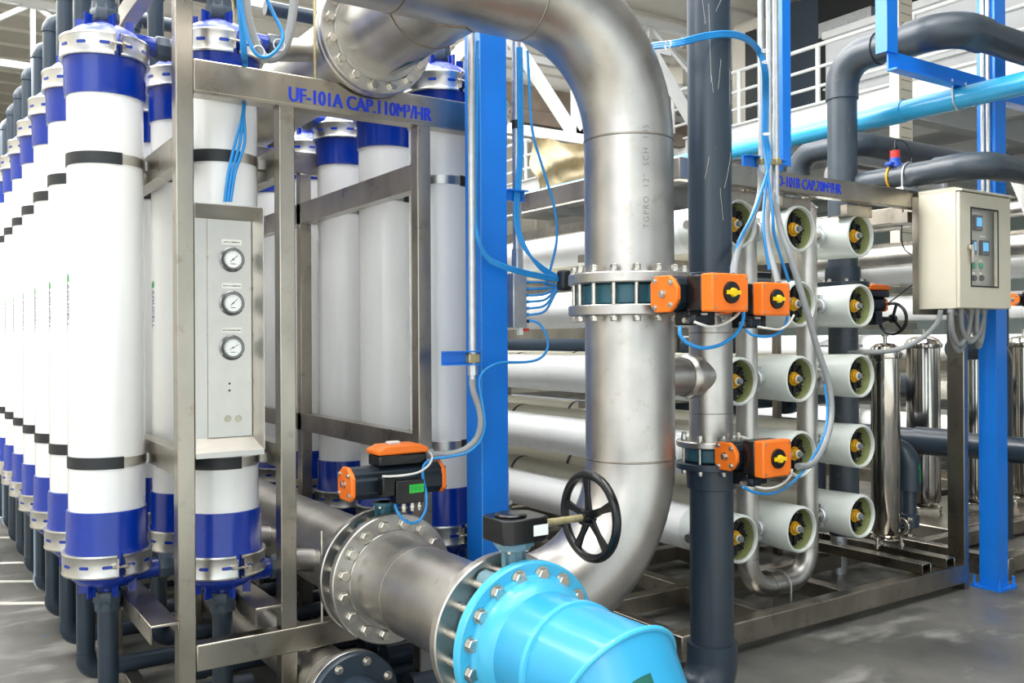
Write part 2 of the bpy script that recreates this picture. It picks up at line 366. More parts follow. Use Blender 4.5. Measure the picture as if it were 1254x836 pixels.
# pale block on the mezzanine with ledges, dark buildings behind it
a = P(1011, 44, X=12.6)
t = thing('panel_clad_unit', 'pale grey panel-clad unit on the mezzanine behind the railing', 'panel unit', (14, 3, MZ+.085))
MB().box((12.6, -1, MZ+.085), (13.0, a.y, a.z)).build('body', M['gpaint'], t)
for k, zz in enumerate((.35, .75, 1.15)):
    MB().box((12.52, -1, MZ+.08+zz), (12.6, a.y-.0, MZ+.11+zz)).build('ledge', M['wpaint'], t)
MB().box((12.5, -1, a.z-.08), (13.0, a.y, a.z+.03)).build('coping', M['wpaint'], t)
mb = MB(); d0 = P(1016, 30, X=13); mb.box((12.7, d0.y-1.0, a.z+.03), (13.0, d0.y, a.z+.28))
for k in range(6): mb.box((12.69, d0.y-.15-k*.15, a.z+.1), (12.7, d0.y-.1-k*.15, a.z+.15))
mb.build('galvanised_duct', M['galv'], label='short galvanised duct box lying on top of the pale panel-clad unit', cat='duct', bevel=.01)
MB().box((13.1, 10.05, MZ+.085), (16, 11.0, 7.44)).build('navy_clad_building', M['navy'], label='dark navy clad building block standing on the mezzanine', cat='building')
MB().box((13.05, 8.75, MZ+.085), (16, 10.05, 7.44)).build('black_clad_building', M['blk'], label='black clad building block behind the pale panel unit', cat='building')
a = P(893, 30, X=12.4); b = P(929, 30, X=12.4)
t = thing('air_unit_cabinet', 'tall beige rounded cabinet on the mezzanine left of the blue hanging post', 'cabinet', (12.8, (a.y+b.y)/2, MZ+.085))
MB().box((12.4, b.y, MZ+.085), (13.4, a.y, P(900, 28, X=12.4).z)).build('housing', M['beige'], t, bevel=.12)
MB().box((12.39, b.y+.05, MZ+.3), (12.4, b.y+.3, P(900, 45, X=12.4).z)).build('louvre', M['dark'], t)
# cream downpipe with bracket box
a = P(827, 85, Y=14)
t = thing('cream_downpipe', 'cream downpipe ending in a boxed base between the big steel pipe and the dark riser', 'downpipe', (a.x, 14, a.z-.25))
MB().tube([(a.x, 14, a.z), (a.x, 14, 7.4)], .1, 16).build('pipe', M['beige'], t)
MB().lathe([(0, -.35), (.22, -.35), (.22, 0), (.12, .1), (0, .1)], (a.x, 14, a.z), (0, 0, 1), 4).build('base_box', M['beige'], t)
zc = P(800, 8, Y=14).z
MB().tube([(a.x-2.2, 14, zc), (a.x-.12, 14, zc)], .09, 14).tube([(a.x+.12, 14, zc), (a.x+1.4, 14, zc)], .09, 14).build('branch', M['beige'], t)
# beige wall behind, with ribs
t = thing('clad_partition', 'beige clad partition wall behind the cream downpipe and railing', 'partition wall', (12, 21, 0))
MB().box((6.0, 21, 0), (21.9, 21.15, 7.4)).build('panel', M['beige'], t)
for k in range(11): MB().box((6.4+k*1.4, 20.97, 0), (6.45+k*1.4, 21, 7.4)).build('seam_rib', M['beige'], t)
# perforated cable riser
a = P(1101, 120, Y=6.2); b = P(1132, 120, Y=6.2)
t = thing('cable_riser', 'tall perforated cream cable riser behind the blue bracket', 'cable riser', (a.x, 6.2, 0))
MB().box((a.x-.0, 6.2, 0), (a.x+.27, 6.325, 7.4)).build('channel', M['cabinet'], t, bevel=.006)
mb = MB()
for k in range(60):
    for j in range(7): mb.box((a.x+.05+j*.028, 6.1985, .5+k*.11), (a.x+.064+j*.028, 6.2, .513+k*.11))
mb.build('slot_holes', M['dark'], t, kind='stuff')
# ---------------------------------------------------------------- second vessel rack far behind on the right
k = 0
for xi, xx in enumerate((8.6, 9.2)):
    for r in range(5):
        zz = .6+.40*r
        MB().lathe([(0, 0), (.13, 0), (.135, .15), (.125, .35), (.125, 6.2), (0, 6.2)], (xx, 3.0, zz), (0, 1, 0), 28).build('pressure_vessel', M['rowhite'] if r != 1 else M['ivory'],
            label='long white vessel of the far rack, '+ORD[r]+' row from the bottom, '+('nearer' if xi == 0 else 'farther')+' column', cat='pressure vessel', group='vessels of the far rack')
t = thing('vessel_rack_frame', 'dull steel frame carrying the far rack of white vessels', 'rack', (8.8, 6, 0))
for zz in (.1, 1.17, 2.36, 2.6): MB().box((8.36, 2.9, zz), (8.44, 9.4, zz+.1)).build('rail', M['frame'], t)
for yy in (3.4, 6, 9.2):
    MB().box((8.36, yy, 0), (8.44, yy+.08, 2.7)).build('post', M['frame'], t)
    for zz in (.1, .385, .785, 1.185, 1.585, 1.985): MB().box((8.44, yy, zz), (9.5, yy+.08, zz+.07)).build('cross_bar', M['frame'], t)
MB().tube([(8.1, 3.5, 2.3), (8.1, 9.2, 2.3)], .11, 20).build('header_pipe', M['steel'], label='dull steel header pipe running along the far vessel rack above its top row', cat='pipe')
MB().tube([(8.1, 3.5, 2.62), (8.1, 9.2, 2.62)], .07, 20).build('header_pipe', M['steel'], label='thinner steel header pipe running highest along the far vessel rack', cat='pipe')
# ================================================================ membrane columns
UFZ = dict(capb0=.672, capb1=.869, capt0=2.415, capt1=2.593)
def make_column(name='membrane_filter'):
    t = thing(name, '', 'filter column', (0, 0, 0), 'white membrane columns of the left rack')
    MB().lathe([(.135, .86), (.135, 2.42)], (0, 0, 0), (0, 0, 1), 56).build('housing_tube', M['white'], t)
    for up in (1, 0):
        s = 1 if up else -1; zc = UFZ['capt1'] if up else UFZ['capb0']; ze = UFZ['capt0'] if up else UFZ['capb1']
        o = (0, 0, zc); d = (0, 0, s); L = abs(ze-zc)
        cap = MB().lathe([(.135, -L), (.141, -L+.001), (.1435, -L+.02), (.1435, -.07), (.147, -.05), (.147, 0)], o, d, 56).build('end_cap', M['blue'], t)
        MB().lathe([(.147, 0), (.143, .032), (.130, .058), (.107, .080), (.077, .096), (.042, .104), (.036, .105), (.036, .13)], o, d, 48).build('dome', M['dome'] if up else M['blue'], cap, angle=50)
        for k in range(6):
            f = MB(); a = PI/6+.15+k*PI/3; f.obox((.090*math.cos(a), .090*math.sin(a), zc+s*.104), (math.cos(a), math.sin(a), 0), (-math.sin(a), math.cos(a), 0), (0, 0, 1), .028, .008, .046)
            f.obox((.078*math.cos(a), .078*math.sin(a), zc+s*.104), (math.cos(a), math.sin(a), 0), (-math.sin(a), math.cos(a), 0), (0, 0, 1), .007, .022, .042)
            f.build('lug', M['blue'], cap)
        # split steel clamp with slots and two bolted lugs
        c = MB()
        for a0 in (-84, 96):
            c.lathe([(.147, -.042), (.158, -.042), (.160, -.036), (.1575, -.030), (.1575, .03), (.160, .036), (.158, .042), (.147, .042), (.147, -.042)], o, (0, 0, 1), 44, a0=math.radians(a0+4-90), a1=math.radians(a0+176-90))
        c.mat(1)
        for k in range(12):
            a = math.radians(-70+k*30)
            if abs(((math.degrees(a)+84+90) % 180)-90) < 9: continue
            ca, sa = math.cos(a), math.sin(a); n = V(ca, sa, 0); tt = V(-sa, ca, 0)
            poly = [(.016*(1 if abs(x) > 0 else 1)*0+x, y) for x, y in [( .012+.006*math.cos(q), .006*math.sin(q)) for q in [(-PI/2)+j*PI/6 for j in range(7)]]+[(-.012+.006*math.cos(q), .006*math.sin(q)) for q in [PI/2+j*PI/6 for j in range(7)]]]
            c.prism(poly, n*.1566+V(0, 0, zc), tt, V(0, 0, 1), n, .0016)
        cl = c.build('clamp', [M['clamp'], M['blue']], t)
        for a in (-84, 96):
            b = MB()
            for da in (-4.2, 4.2):
                r = math.radians(a+da); n = V(math.cos(r), math.sin(r), 0); b.obox(n*.168+V(0, 0, zc), n, V(-n.y, n.x, 0), (0, 0, 1), .026, .004, .066)
            r = math.radians(a); n = V(math.cos(r), math.sin(r), 0); tt = V(-n.y, n.x, 0)
            b.cyl(n*.168+V(0, 0, zc)-tt*.03, n*.168+V(0, 0, zc)+tt*.04, .005, n=8).hexa(n*.168+V(0, 0, zc)+tt*.014, tt, .010, .012)
            b.build('clamp_bolt', M['bolt'], cl)
        # union on the axis and the riser or drop pipe
        u = MB().lathe([(.036, .122), (.05, .122), (.053, .127), (.053, .158), (.048, .166), (.048, .185), (.037, .188)], o, d, 8); u.lathe([(.036, .118), (.046, .118), (.046, .192), (.036, .192)], o, d, 24)
        u.build('union_nut', M['nut'], t)
        # side outlet with union
        so_ = (.08, 0, zc+s*.062); m = MB().cyl(so_, (.188, 0, zc+s*.056), .038, n=24); m.build('side_outlet', M['blue'], cap)
        MB().lathe([(.03, 0), (.046, 0), (.049, .006), (.049, .04), (.043, .048), (.043, .062), (.03, .062)], (.184, 0, zc+s*.056), (1, 0, 0), 8).lathe([(.03, -.005), (.042, -.005), (.042, .07), (.03, .07)], (.184, 0, zc+s*.056), (1, 0, 0), 20).build('side_union', M['nut'], t)
        MB().tube([(.24, 0, zc+s*.056), (.30, 0, zc+s*.056)], .028, 18).build('side_stub', M['shaft'], t)
    top = fillet([(0, 0, 2.77), (0, 0, 3.19), (.42, 0, 3.19)], .055, 8)
    MB().tube(top, .037, 22).lathe([(.037, 0), (.042, 0), (.042, .005), (.037, .005)], (0, 0, 3.125), (0, 0, 1), 24).tube(fillet([(0, 0, 3.13), (0, 0, 3.19), (.07, 0, 3.19)], .055, 8), .0415, 22).build('riser_pipe', M['pvc'], t)
    bot = fillet([(0, 0, .49), (0, 0, .085), (.55, 0, .085)], .055, 8)
    MB().tube(bot, .037, 22).tube(fillet([(0, 0, .16), (0, 0, .085), (.075, 0, .085)], .055, 8), .0415, 22).build('drop_pipe', M['pvc'], t)
    for zb in (2.176, 1.05):
        MB().lathe([(.135, -.022), (.1385, -.022), (.1385, .022), (.135, .022), (.135, -.022)], (0, 0, zb), (0, 0, 1), 40, a0=math.radians(10), a1=math.radians(195)).build('rubber_band', M['dark'], t)
        s_ = MB().lathe([(.135, -.018), (.1375, -.018), (.1375, .018), (.135, .018), (.135, -.018)], (0, 0, zb), (0, 0, 1), 36, a0=math.radians(-165), a1=math.radians(10)).build('steel_strap', M['clamp'], t)
        MB().box((.137, -.03, zb-.018), (.178, -.027, zb+.018)).box((.15, -.034, zb-.010), (.19, -.03, zb+.010)).box((.137, .027, zb-.018), (.178, .03, zb+.018)).hexa((.16, -.034, zb), (0, -1, 0), .008, .01).build('strap_buckle', M['clamp'], s_)
    # vertical marking
    r = .1355
    def wrapf(z0, a0): return lambda x, y, z: V(r*math.cos(a0+y/r), r*math.sin(a0+y/r), z0-x)
    m = MB(); text(m, 'AQUCELL', None, (1, 0, 0), (0, 1, 0), .036, bold=.0006, wrap=wrapf(1.715, math.radians(181)), spacing=1.05); m.build('marking', M['lettern'], t)
    m = MB(); pts = []
    for k in range(14):
        a = 2*PI*k/14; x = 1.735+.016*math.cos(a); yv = .013+.013*math.sin(a)*(1-.35*math.cos(a)); pts.append(V(r*math.cos(math.radians(181)+yv/r)*1.001, r*math.sin(math.radians(181)+yv/r)*1.001, x))
    m.add(pts, [list(range(14))]); m.build('leaf_mark', M['arrow'], t)
    return t
proto = make_column()
rows = [('outer left', .628, 3.733, 11, 0), ('inner left', .985, 3.469, 8, 0), ('inner right', 1.935, 3.469, 7, PI), ('outer right', 2.29, 3.733, 5, PI)]
first = True
for rn, x, y, n, rz in rows:
    for k in range(n):
        o = proto if first else copy_tree(proto); first = False
        o.location = (x, y+.528*k, 0); o.rotation_euler = (0, 0, rz)
        o['label'] = 'white column with blue caps, '+ORD[k]+' from front, '+rn+' row of left rack'
# ---------------------------------------------------------------- rack frame of the columns
FY = 3.24
t = uf = thing('column_rack_frame', 'brushed stainless frame carrying the white columns, lettered in blue on its front beam', 'rack frame', (1.4, FY, 0))
XP = [(.77, .83), (1.135, 1.195), (1.705, 1.765), (2.07, 2.13)]
for yi, y0 in enumerate((FY, 4.55, 6.0, 7.5)):
    for i, (a, b) in enumerate(XP):
        top = 3.3 if i in (0, 3) else 2.371
        MB().box((a, y0, 0), (b, y0+.06, top)).build('post', M['frame'], t, bevel=.004)
    x0, x1 = (.83, 2.07)
    bm_ = MB().box((x0, y0, 2.371), (x1, y0+.06, 2.485)).build('top_beam', M['frame'], t, bevel=.005)
    if yi == 0:
        mb = MB(); text(mb, 'UF-101A CAP.110M³/HR', (P(353, 110, Y=y0).x, y0-.0008, 2.384), (1, 0, 0), (0, 0, 1), .076, t=.0006, heavy=.0052, fit=P(528, 137, Y=y0).x-P(353, 110, Y=y0).x); mb.build('lettering', M['letter'], bm_)
        for zz in (2.362,): MB().box((.83, y0-.004, zz), (2.07, y0+.066, zz+.01)).build('beam_flange', M['frame'], bm_)
    MB().box((x0, y0-.002, .345), (x1, y0+.058, .438)).build('bottom_beam', M['frame'], t, bevel=.005)
for i, (a, b) in enumerate(XP):
    MB().box((a, FY+.06, 2.108), (a+.02, 8.4, 2.213)).box((a+.02, FY+.06, 2.108), (b, 8.4, 2.116)).box((a+.02, FY+.06, 2.205), (b, 8.4, 2.213)).build('rail', M['frame'], t)
    MB().box((a, FY+.06, 1.03), (a+.02, 8.4, 1.117)).box((a+.02, FY+.06, 1.03), (b, 8.4, 1.038)).box((a+.02, FY+.06, 1.109), (b, 8.4, 1.117)).build('rail', M['frame'], t)
    if i in (0, 3): MB().box((a, FY+.06, 2.87), (b, 9, 2.96)).build('rail', M['frame'], t, bevel=.004)
    MB().box((a, FY+.06, .005), (b, 9, .06)).build('base_rail', M['frame'], t, bevel=.004)
for xa, xb in ((.675, .77), (1.035, 1.135), (1.765, 1.865), (2.13, 2.225)):
    MB().box((xa, FY-.015, .53), (xb, 8.4, .536)).box((xa, FY-.015, .472), (xa+.006, 8.4, .53)).box((xb-.006, FY-.015, .49), (xb, 8.4, .53)).build('bracket_channel', M['frame'], t, bevel=.003)
# ---------------------------------------------------------------- gauge panel
t = thing('gauge_panel', 'recessed stainless panel with three pressure gauges between the first two posts', 'gauge panel', (.94, FY, 1.10))
x0, x1, z0, z1 = .832, 1.073, 1.105, 1.98; ix1, iz0, iz1, yb, yf = 1.052, 1.15, 1.938, FY+.072, FY
mb = MB(); T = .003
def quadslab(mb, q, n):
    q = [Vector(p) for p in q]; n = Vector(n)*T; mb.add(q+[p+n for p in q], [(3,2,1,0),(4,5,6,7),(0,1,5,4),(1,2,6,5),(2,3,7,6),(3,0,4,7)])
quadslab(mb, [(x0, yb, iz0), (ix1, yb, iz0), (ix1, yb, iz1), (x0, yb, iz1)], (0, 1, 0))
quadslab(mb, [(x0, yf, z1), (x1, yf, z1), (ix1, yb, iz1), (x0, yb, iz1)], (0, 0, 1))
quadslab(mb, [(x0, yf, z0), (x1, yf, z0), (ix1, yb, iz0), (x0, yb, iz0)], (0, 0, -1))
quadslab(mb, [(x1, yf, z0), (x1, yf, z1), (ix1, yb, iz1), (ix1, yb, iz0)], (1, 0, 0))
quadslab(mb, [(x0, yf, z0), (x0, yf, z1), (x0, yb, iz1), (x0, yb, iz0)], (-.5, 0, 0))
mb.box((x0, yf-.002, z0-.018), (x1, yf+.004, z0)); mb.build('recess_box', M['plate'], t)
cx0, cx1 = .892, 1.050
mb = MB().box((cx0, yb-.004, iz0+.002), (cx1, yb-.0005, iz1-.002))
mb.build('cover_plate', M['plate'], t, bevel=.001)
mb = MB()
for zz in (1.80, 1.69, 1.52, 1.35, 1.25):
    for xx in (cx0+.004, cx1-.004): MB().hexa((xx, yb-.004, zz), (0, -1, 0), .004, .004).build('cover_screw', M['bolt'], t)

YG = yb-.004
for i, (v, lab, na) in enumerate(((317.5, 'INLET U.F. MEMBRANE', 40), (371, 'OUTLET U.F. MEMBRANE', 44), (425.5, 'INLET BACKWASH PUMP', 30))):
    p = P(285, v, Y=YG-.012); gx, gz_ = p.x, p.z
    g = MB().lathe([(0, 0), (.046, 0), (.046, .004), (.041, .007), (.040, .016), (.036, .022), (.033, .022), (.031, .017), (0, .017)], (gx, YG, gz_), (0, -1, 0), 40).build('pressure_gauge', M['bezel'], t, label=['top pressure gauge', 'middle pressure gauge', 'lowest pressure gauge'][i])
    MB().lathe([(0, .0172), (.0305, .0172), (.0305, .0182), (0, .0182)], (gx, YG, gz_), (0, -1, 0), 32).build('dial', M['dial'], g)
    n_ = math.radians(na); e = V(math.cos(n_), 0, math.sin(n_)); mb = MB().obox(V(gx, YG-.0188, gz_)+e*.004, e, (0, 1, 0), e.cross(V(0, 1, 0)), .036, .0008, .0018).cyl((gx, YG-.018, gz_), (gx, YG-.0198, gz_), .003, n=10)
    for k in range(13):
        a = math.radians(225-k*22.5); e = V(math.cos(a), 0, math.sin(a)); mb.obox(V(gx, YG-.0185, gz_)+e*.026, e, (0, 1, 0), e.cross(V(0, 1, 0)), .004 if k % 2 else .006, .0004, .0007)
    mb.box((gx-.009, YG-.0186, gz_-.018), (gx+.009, YG-.0183, gz_-.0155)); mb.build('needle_and_scale', M['ink'], g)
    mb = MB()
    for k in range(3):
        a = PI/2+k*2*PI/3; MB().hexa((gx+.043*math.cos(a), YG-.004, gz_+.043*math.sin(a)), (0, -1, 0), .0025, .003, False).build('gauge_screw', M['bolt'], g)
    l = MB().box((gx-.036, YG-.001, gz_+.054), (gx+.036, YG, gz_+.073)).build('name_label', M['paper'], t)
    mb = MB(); text(mb, lab, (gx, YG-.0014, gz_+.0612), (1, 0, 0), (0, 0, 1), .0058, t=.0003, bold=.0001, align='CENTER'); mb.build('label_text', M['ink'], l)
mb = MB()
for u, v, r in ((281, 469.5, .004), (281, 478, .004)):
    p = P(u, v, Y=YG); mb.lathe([(0, -.0005), (r, -.0005), (r, .001), (0, .001)], p, (0, -1, 0), 16)
mb.build('small_hole', M['ink'], t)
mb = MB()
for u in (279, 292):
    p = P(u, 512.5, Y=YG); mb.lathe([(0, 0), (.011, 0), (.0125, .0012), (.0135, 0)], p, (0, -1, 0), 24)
mb.build('round_knockout', M['cabin'], t)
# ================================================================ big steel pipework
HX, PX, PY, LZ, UZ = 1.50, 2.185, 2.51, .61, 2.67
R12 = .162
def weld(o, d, r, parent, w=.006, m='seam'): return MB().lathe([(r-.003, -w), (r+.0025, -w*.4), (r+.0025, w*.4), (r-.003, w)], o, d, 64).build('weld_seam', M[m], parent)
def bolts(parent, c, d, rc, n, head, t0, t1, a0=0, br=.013, skip=None):
    """n bolts on radius rc, each a part of its own: heads at both ends of a shank running from t0 to t1 along d"""
    dd, a, b = frame(d); c = Vector(c)
    for i in range(n):
        an = a0+2*PI*i/n; p = c+(a*math.cos(an)+b*math.sin(an))*rc
        m = MB().cyl(p+dd*t0, p+dd*t1, br*.62, n=12).hexa(p+dd*t0, -dd, br, head).hexa(p+dd*t1, dd, br, head*1.3).cyl(p+dd*(t1+head*1.1), p+dd*(t1+head*1.45), br*.6, n=10)
        m.build('bolt', M['bolt'], parent)
def flange(parent, p0, p1, ro, ri, m, n=72, name='flange'):
    return MB().ring(p0, p1, ro, ri, n, .004).build(name, m, parent)
# --- upper header (behind the flange, running back over the rack)
FYU = 3.20
t = thing('upper_header_pipe', 'large steel header pipe running back above the middle of the column rack', 'pipe', (HX, 5.5, UZ-.16))
MB().cyl((HX, FYU+.075, UZ), (HX, 9.4, UZ), R12, n=64).build('pipe', M['steel'], t)
flange(t, (HX, FYU+.0, UZ), (HX, FYU+.028, UZ), .230, R12-.006, M['steel'])
for k, yy in enumerate((3.47, 4.0, 4.52, 5.05, 5.58)):
    MB().cyl((HX-.29, yy, UZ-.03), (HX-.1, yy, UZ), .045, n=20).build('branch_stub', M['steel'], t)
MB().tube([(HX-.19, 3.33, UZ+.3), (HX-.19, 3.33, 2.50)], .006, 8).build('hanger_rod', M['shaft'], t)
MB().tube([(HX-.29, 4.1, UZ+.5), (HX-.22, 4.1, 2.45)], .006, 8).build('hanger_rod', M['shaft'], t)
# --- upper cross pipe: tee + branch to flange + long elbow + vertical leg down to the valve
VT, VB = 1.731, 1.58   # top and bottom faces of the valve assembly
t = thing('overhead_steel_pipe', 'large steel pipe arching from the overhead flange and bending down to the valve', 'pipe', (PX, PY, VT))
path = fillet([(.2, PY, UZ), (PX, PY, UZ), (PX, PY, VT)], .457, 28)
MB().tube(path, R12, 72).build('pipe', M['steel'], t, angle=60)
br = MB().cyl((HX, PY+.03, UZ), (HX, FYU-.04, UZ), R12, n=72).build('tee_branch', M['steel'], t)
weld((HX, PY+.254, UZ), (0, 1, 0), R12, t, .004, 'weld'); weld((HX-.254, PY, UZ), (1, 0, 0), R12, t, .004, 'weld'); weld((PX-.457, PY, UZ), (1, 0, 0), R12, t); weld((PX, PY, UZ-.457), (0, 0, 1), R12, t)
# saddle where branch and run meet
mb = MB(); pts = []
for sgn in (-1, 1):
    pts = [V(HX+sgn*R12*math.cos(a)*1.005, PY+R12*abs(math.cos(a))*1.005, UZ+R12*math.sin(a)*1.005) for a in [(-PI/2)+PI*k/24 for k in range(25)]]
    mb.tube(pts, .003, 8)
mb.build('saddle_weld', M['weld'], t)
flange(t, (HX, FYU-.036, UZ), (HX, FYU-.004, UZ), .230, R12-.006, M['steel'])
MB().ring((HX, FYU-.05, UZ), (HX, FYU-.036, UZ), R12+.022, R12-.004).build('flange_hub', M['steel'], t)
bolts(t, (HX, FYU, UZ), (0, 1, 0), .200, 16, .018, -.036, .03, a0=.12, br=.019)
flange(t, (PX, PY, VT-.038), (PX, PY, VT), .222, R12-.006, M['steel'])
mb = MB(); ang = math.radians(-90-9)
def wrp(z0, a0, cx, cy, r): return lambda x, y, z: V(cx+r*math.cos(a0-y/r), cy+r*math.sin(a0-y/r), z0+x)
text(mb, 'TGPRO  12"  SCH  10S', None, (1, 0, 0), (0, 1, 0), .030, wrap=wrp(1.88, math.radians(-106), PX, PY, R12+.0006), bold=-.0002, spacing=1.25); mb.build('marking', M['letterd'], t)
p = V(HX+.09, PY+.46, 0)
mb = MB(); r = R12+.0008; pp = []
for yy, aw in ((.36, .03), (.42, .10), (.43, .18), (.60, .18), (.60, -.08), (.44, -.10), (.43, 0)):
    a = -PI/2+.25+aw*1.6; pp.append(V(HX+r*math.cos(a), PY+yy, UZ+r*math.sin(a)))
mb.add(pp, [list(range(len(pp)))]); mb.build('flow_arrow', M['dkgreen'], t)
# --- valve in the vertical leg
def valve(name, label, c, d, thick, rb, rf, nb, bc, stem, stem_len, mt, fl_t=.03, loc=None, sw=.05, br=.012, skip_bolt=False):
    c = Vector(c); dd, a, b = frame(d); t = thing(name, label, 'valve', c)
    MB().ring(c-dd*thick/2, c+dd*thick/2, rb, rb*.7, 64, .006).build('valve_body', mt, t)
    n = MB(); st = Vector(stem)
    n.cyl(c+st*(rb*.8), c+st*(rb+stem_len), .026, n=20); n.obox(c+st*(rb+stem_len*.45), st, dd, st.cross(dd), stem_len*1.1, .02, .075)
    n.obox(c+st*(rb+stem_len*.45), st, dd, st.cross(dd), stem_len*1.1, .06, .02)
    n.lathe([(0, -.012), (sw, -.012), (sw, 0), (0, 0)], c+st*(rb+stem_len), st, 24); n.build('neck', mt, t)
    for s_ in (-1, 1):
        for q in (-1, 1):
            e = st.cross(dd)*q; MB().cyl(c+st*(rb+stem_len-.02)+e*sw*.62+dd*s_*sw*.45, c+st*(rb+stem_len-.006)+e*sw*.62+dd*s_*sw*.45, .008, n=6).build('neck_bolt', M['bolt'], t)
    # locating lugs either side of the neck
    for q in (-1, 1):
        an = q*.42; e = st*math.cos(an)+st.cross(dd)*math.sin(an)
        MB().ring(c+e*(rb+.012)-dd*thick*.42, c+e*(rb+.012)+dd*thick*.42, .032, .016, 24).build('lug', mt, t)
    bolts(t, c, dd, bc, nb, .016, -thick/2-fl_t-.004, thick/2+fl_t+.004, a0=PI/nb, br=br)
    return t
valve('butterfly_valve', 'teal butterfly valve clamped between steel flanges in the big vertical pipe', (PX, PY, (VT+VB)/2), (0, 0, 1), .073, .178, .222, 16, .200, (.20, -.98, 0), .06, M['teal'], fl_t=.038, br=.014)
# --- lower cross pipe: vertical leg, long elbow, tee between the two flanges
t = thing('lower_steel_pipe', 'large steel pipe below the valve, bending left into the flanged spool', 'pipe', (PX, PY, .45))
path = fillet([(PX, PY, VB), (PX, PY, LZ), (HX, PY, LZ)], .457, 28)
MB().tube(path, R12, 72).build('pipe', M['steel'], t, angle=60)
flange(t, (PX, PY, VB), (PX, PY, VB+.038), .222, R12-.006, M['steel'])
weld((PX, PY, LZ+.457), (0, 0, 1), R12, t)
YA, YB = 3.09, 2.30   # faces of the spool
MB().cyl((HX, YB+.0, LZ), (HX, YA, LZ), R12, n=72).build('spool', M['steel'], t)
weld((HX, YA-.25, LZ), (0, 1, 0), R12, t, .004)
mb = MB(); pts = []
for sgn in (1,):
    for up in (-1, 1): mb.tube([V(HX+R12*math.cos(a)*1.004, PY+up*R12*abs(math.cos(a)), LZ+R12*math.sin(a)*1.004) for a in [(-PI/2)+PI*k/24 for k in range(25)]], .003, 8)
mb.build('saddle_weld', M['weld'], t)
# smooth pulled shoulder of the tee
mb = MB()
for up in (1, -1):
    pass
flange(t, (HX, YA-.034, LZ), (HX, YA, LZ), .2425, R12-.006, M['steel']); flange(t, (HX, YB, LZ), (HX, YB+.034, LZ), .2425, R12-.006, M['steel'])
MB().ring((HX, YA-.046, LZ), (HX, YA-.034, LZ), R12+.02, R12-.004).build('flange_hub', M['steel'], t)
# --- lower header
t = thing('lower_header_pipe', 'large steel header pipe running back low between the column rows', 'pipe', (HX, 6, LZ-.16))
MB().cyl((HX, YA+.10, LZ), (HX, 9.4, LZ), R12, n=64).build('pipe', M['steel'], t)
flange(t, (HX, YA+.077, LZ), (HX, YA+.109, LZ), .2425, R12-.006, M['steel'])
for yy in (3.47, 4.0, 4.52, 5.05): MB().cyl((HX-.29, yy, LZ+.03), (HX-.1, yy, LZ), .045, n=20).build('branch_stub', M['steel'], t)
MB().tube([(HX-.205, YA+.16, LZ+.17), (HX-.205, YA+.16, .438)], .006, 8).build('u_bolt', M['bolt'], t)
valve('butterfly_valve', 'grey-teal butterfly valve under the orange and black actuator, in the left flange joint', (HX, YA+.0385, LZ), (0, 1, 0), .073, .178, .2425, 16, .204, (0, 0, 1), .10, M['teal'], fl_t=.034, br=.020)
t = valve('butterfly_valve', 'grey-teal butterfly valve under the black gearbox, beside the sky-blue flange', (HX, YB-.05, LZ), (0, 1, 0), .096, .178, .2425, 16, .204, (0, 0, 1), .10, M['tealg'], fl_t=.034, br=.020)
# --- sky blue plastic pipe
t = thing('sky_blue_pipe', 'thick sky-blue plastic pipe with flange and mitred bend in the bottom foreground', 'pipe', (HX, 1.7, 0))
YC = YB-.10
MB().ring((HX, YC-.034, LZ), (HX, YC, LZ), .2425, R12, 80, .006).build('flange', M['cyanp'], t)
MB().lathe([(R12, -.0), (.206, -.0), (.206, .012), (.196, .02), (.19, .045), (.180, .06), (R12, .075)], (HX, YC-.034, LZ), (0, -1, 0), 72).build('stub_collar', M['cyanp'], t)
YM = 1.78
mb = MB(); n = 72; rb = .170
ringA = [(math.cos(2*PI*i/n), math.sin(2*PI*i/n)) for i in range(n)]
def seg(f0, f1, r, parent, name, m):
    vs = [f0(c, s, r) for c, s in ringA]+[f1(c, s, r) for c, s in ringA]
    MB().add(vs, [[i, (i+1) % n, n+(i+1) % n, n+i] for i in range(n)]+[list(range(n)), list(range(n, 2*n))]).build(name, m, parent, angle=25)
seg(lambda c, s, r: V(HX+r*c, YC-.06, LZ+r*s), lambda c, s, r: V(HX+r*c, YM-math.tan(math.radians(30))*r*s, LZ+r*s), rb, t, 'pipe', M['cyan'])
MB().lathe([(rb, -.011), (rb+.008, -.008), (rb+.008, .008), (rb, .011)], (HX, YM+.175, LZ), (0, 1, 0), 72).build('joint_ring', M['cyanp'], t)
# mitred bend: the next segment dives down at 45 degrees then straight down
dn = V(0, -math.cos(math.radians(60)), -math.sin(math.radians(60)))
def mit(c, s, r): return V(HX+r*c, YM-math.tan(math.radians(30))*r*s, LZ+r*s)
def at2(L, k): # plane cutting the 45 degree segment
    def f(c, s, r):
        p = mit(c, s, r); L2 = L+k*s*r; return p+dn*L2
    return f
seg(mit, at2(.24, -.55), rb+.004, t, 'mitred_segment', M['cyan'])
mb = MB(); mb.tube([mit(c, s, rb+.004) for c, s in ringA]+[mit(*ringA[0], rb+.004)], .008, 8, caps=False); mb.build('weld_bead', M['cyanp'], t)
q0 = [at2(.24, -.55)(c, s, rb+.004) for c, s in ringA]; cz = sum(p.z for p in q0)/n
MB().add(q0+[V(p.x, p.y, .02) for p in q0], [[i, (i+1) % n, n+(i+1) % n, n+i] for i in range(n)]+[list(range(n, 2*n))]).build('drop_segment', M['cyan'], t, angle=25)
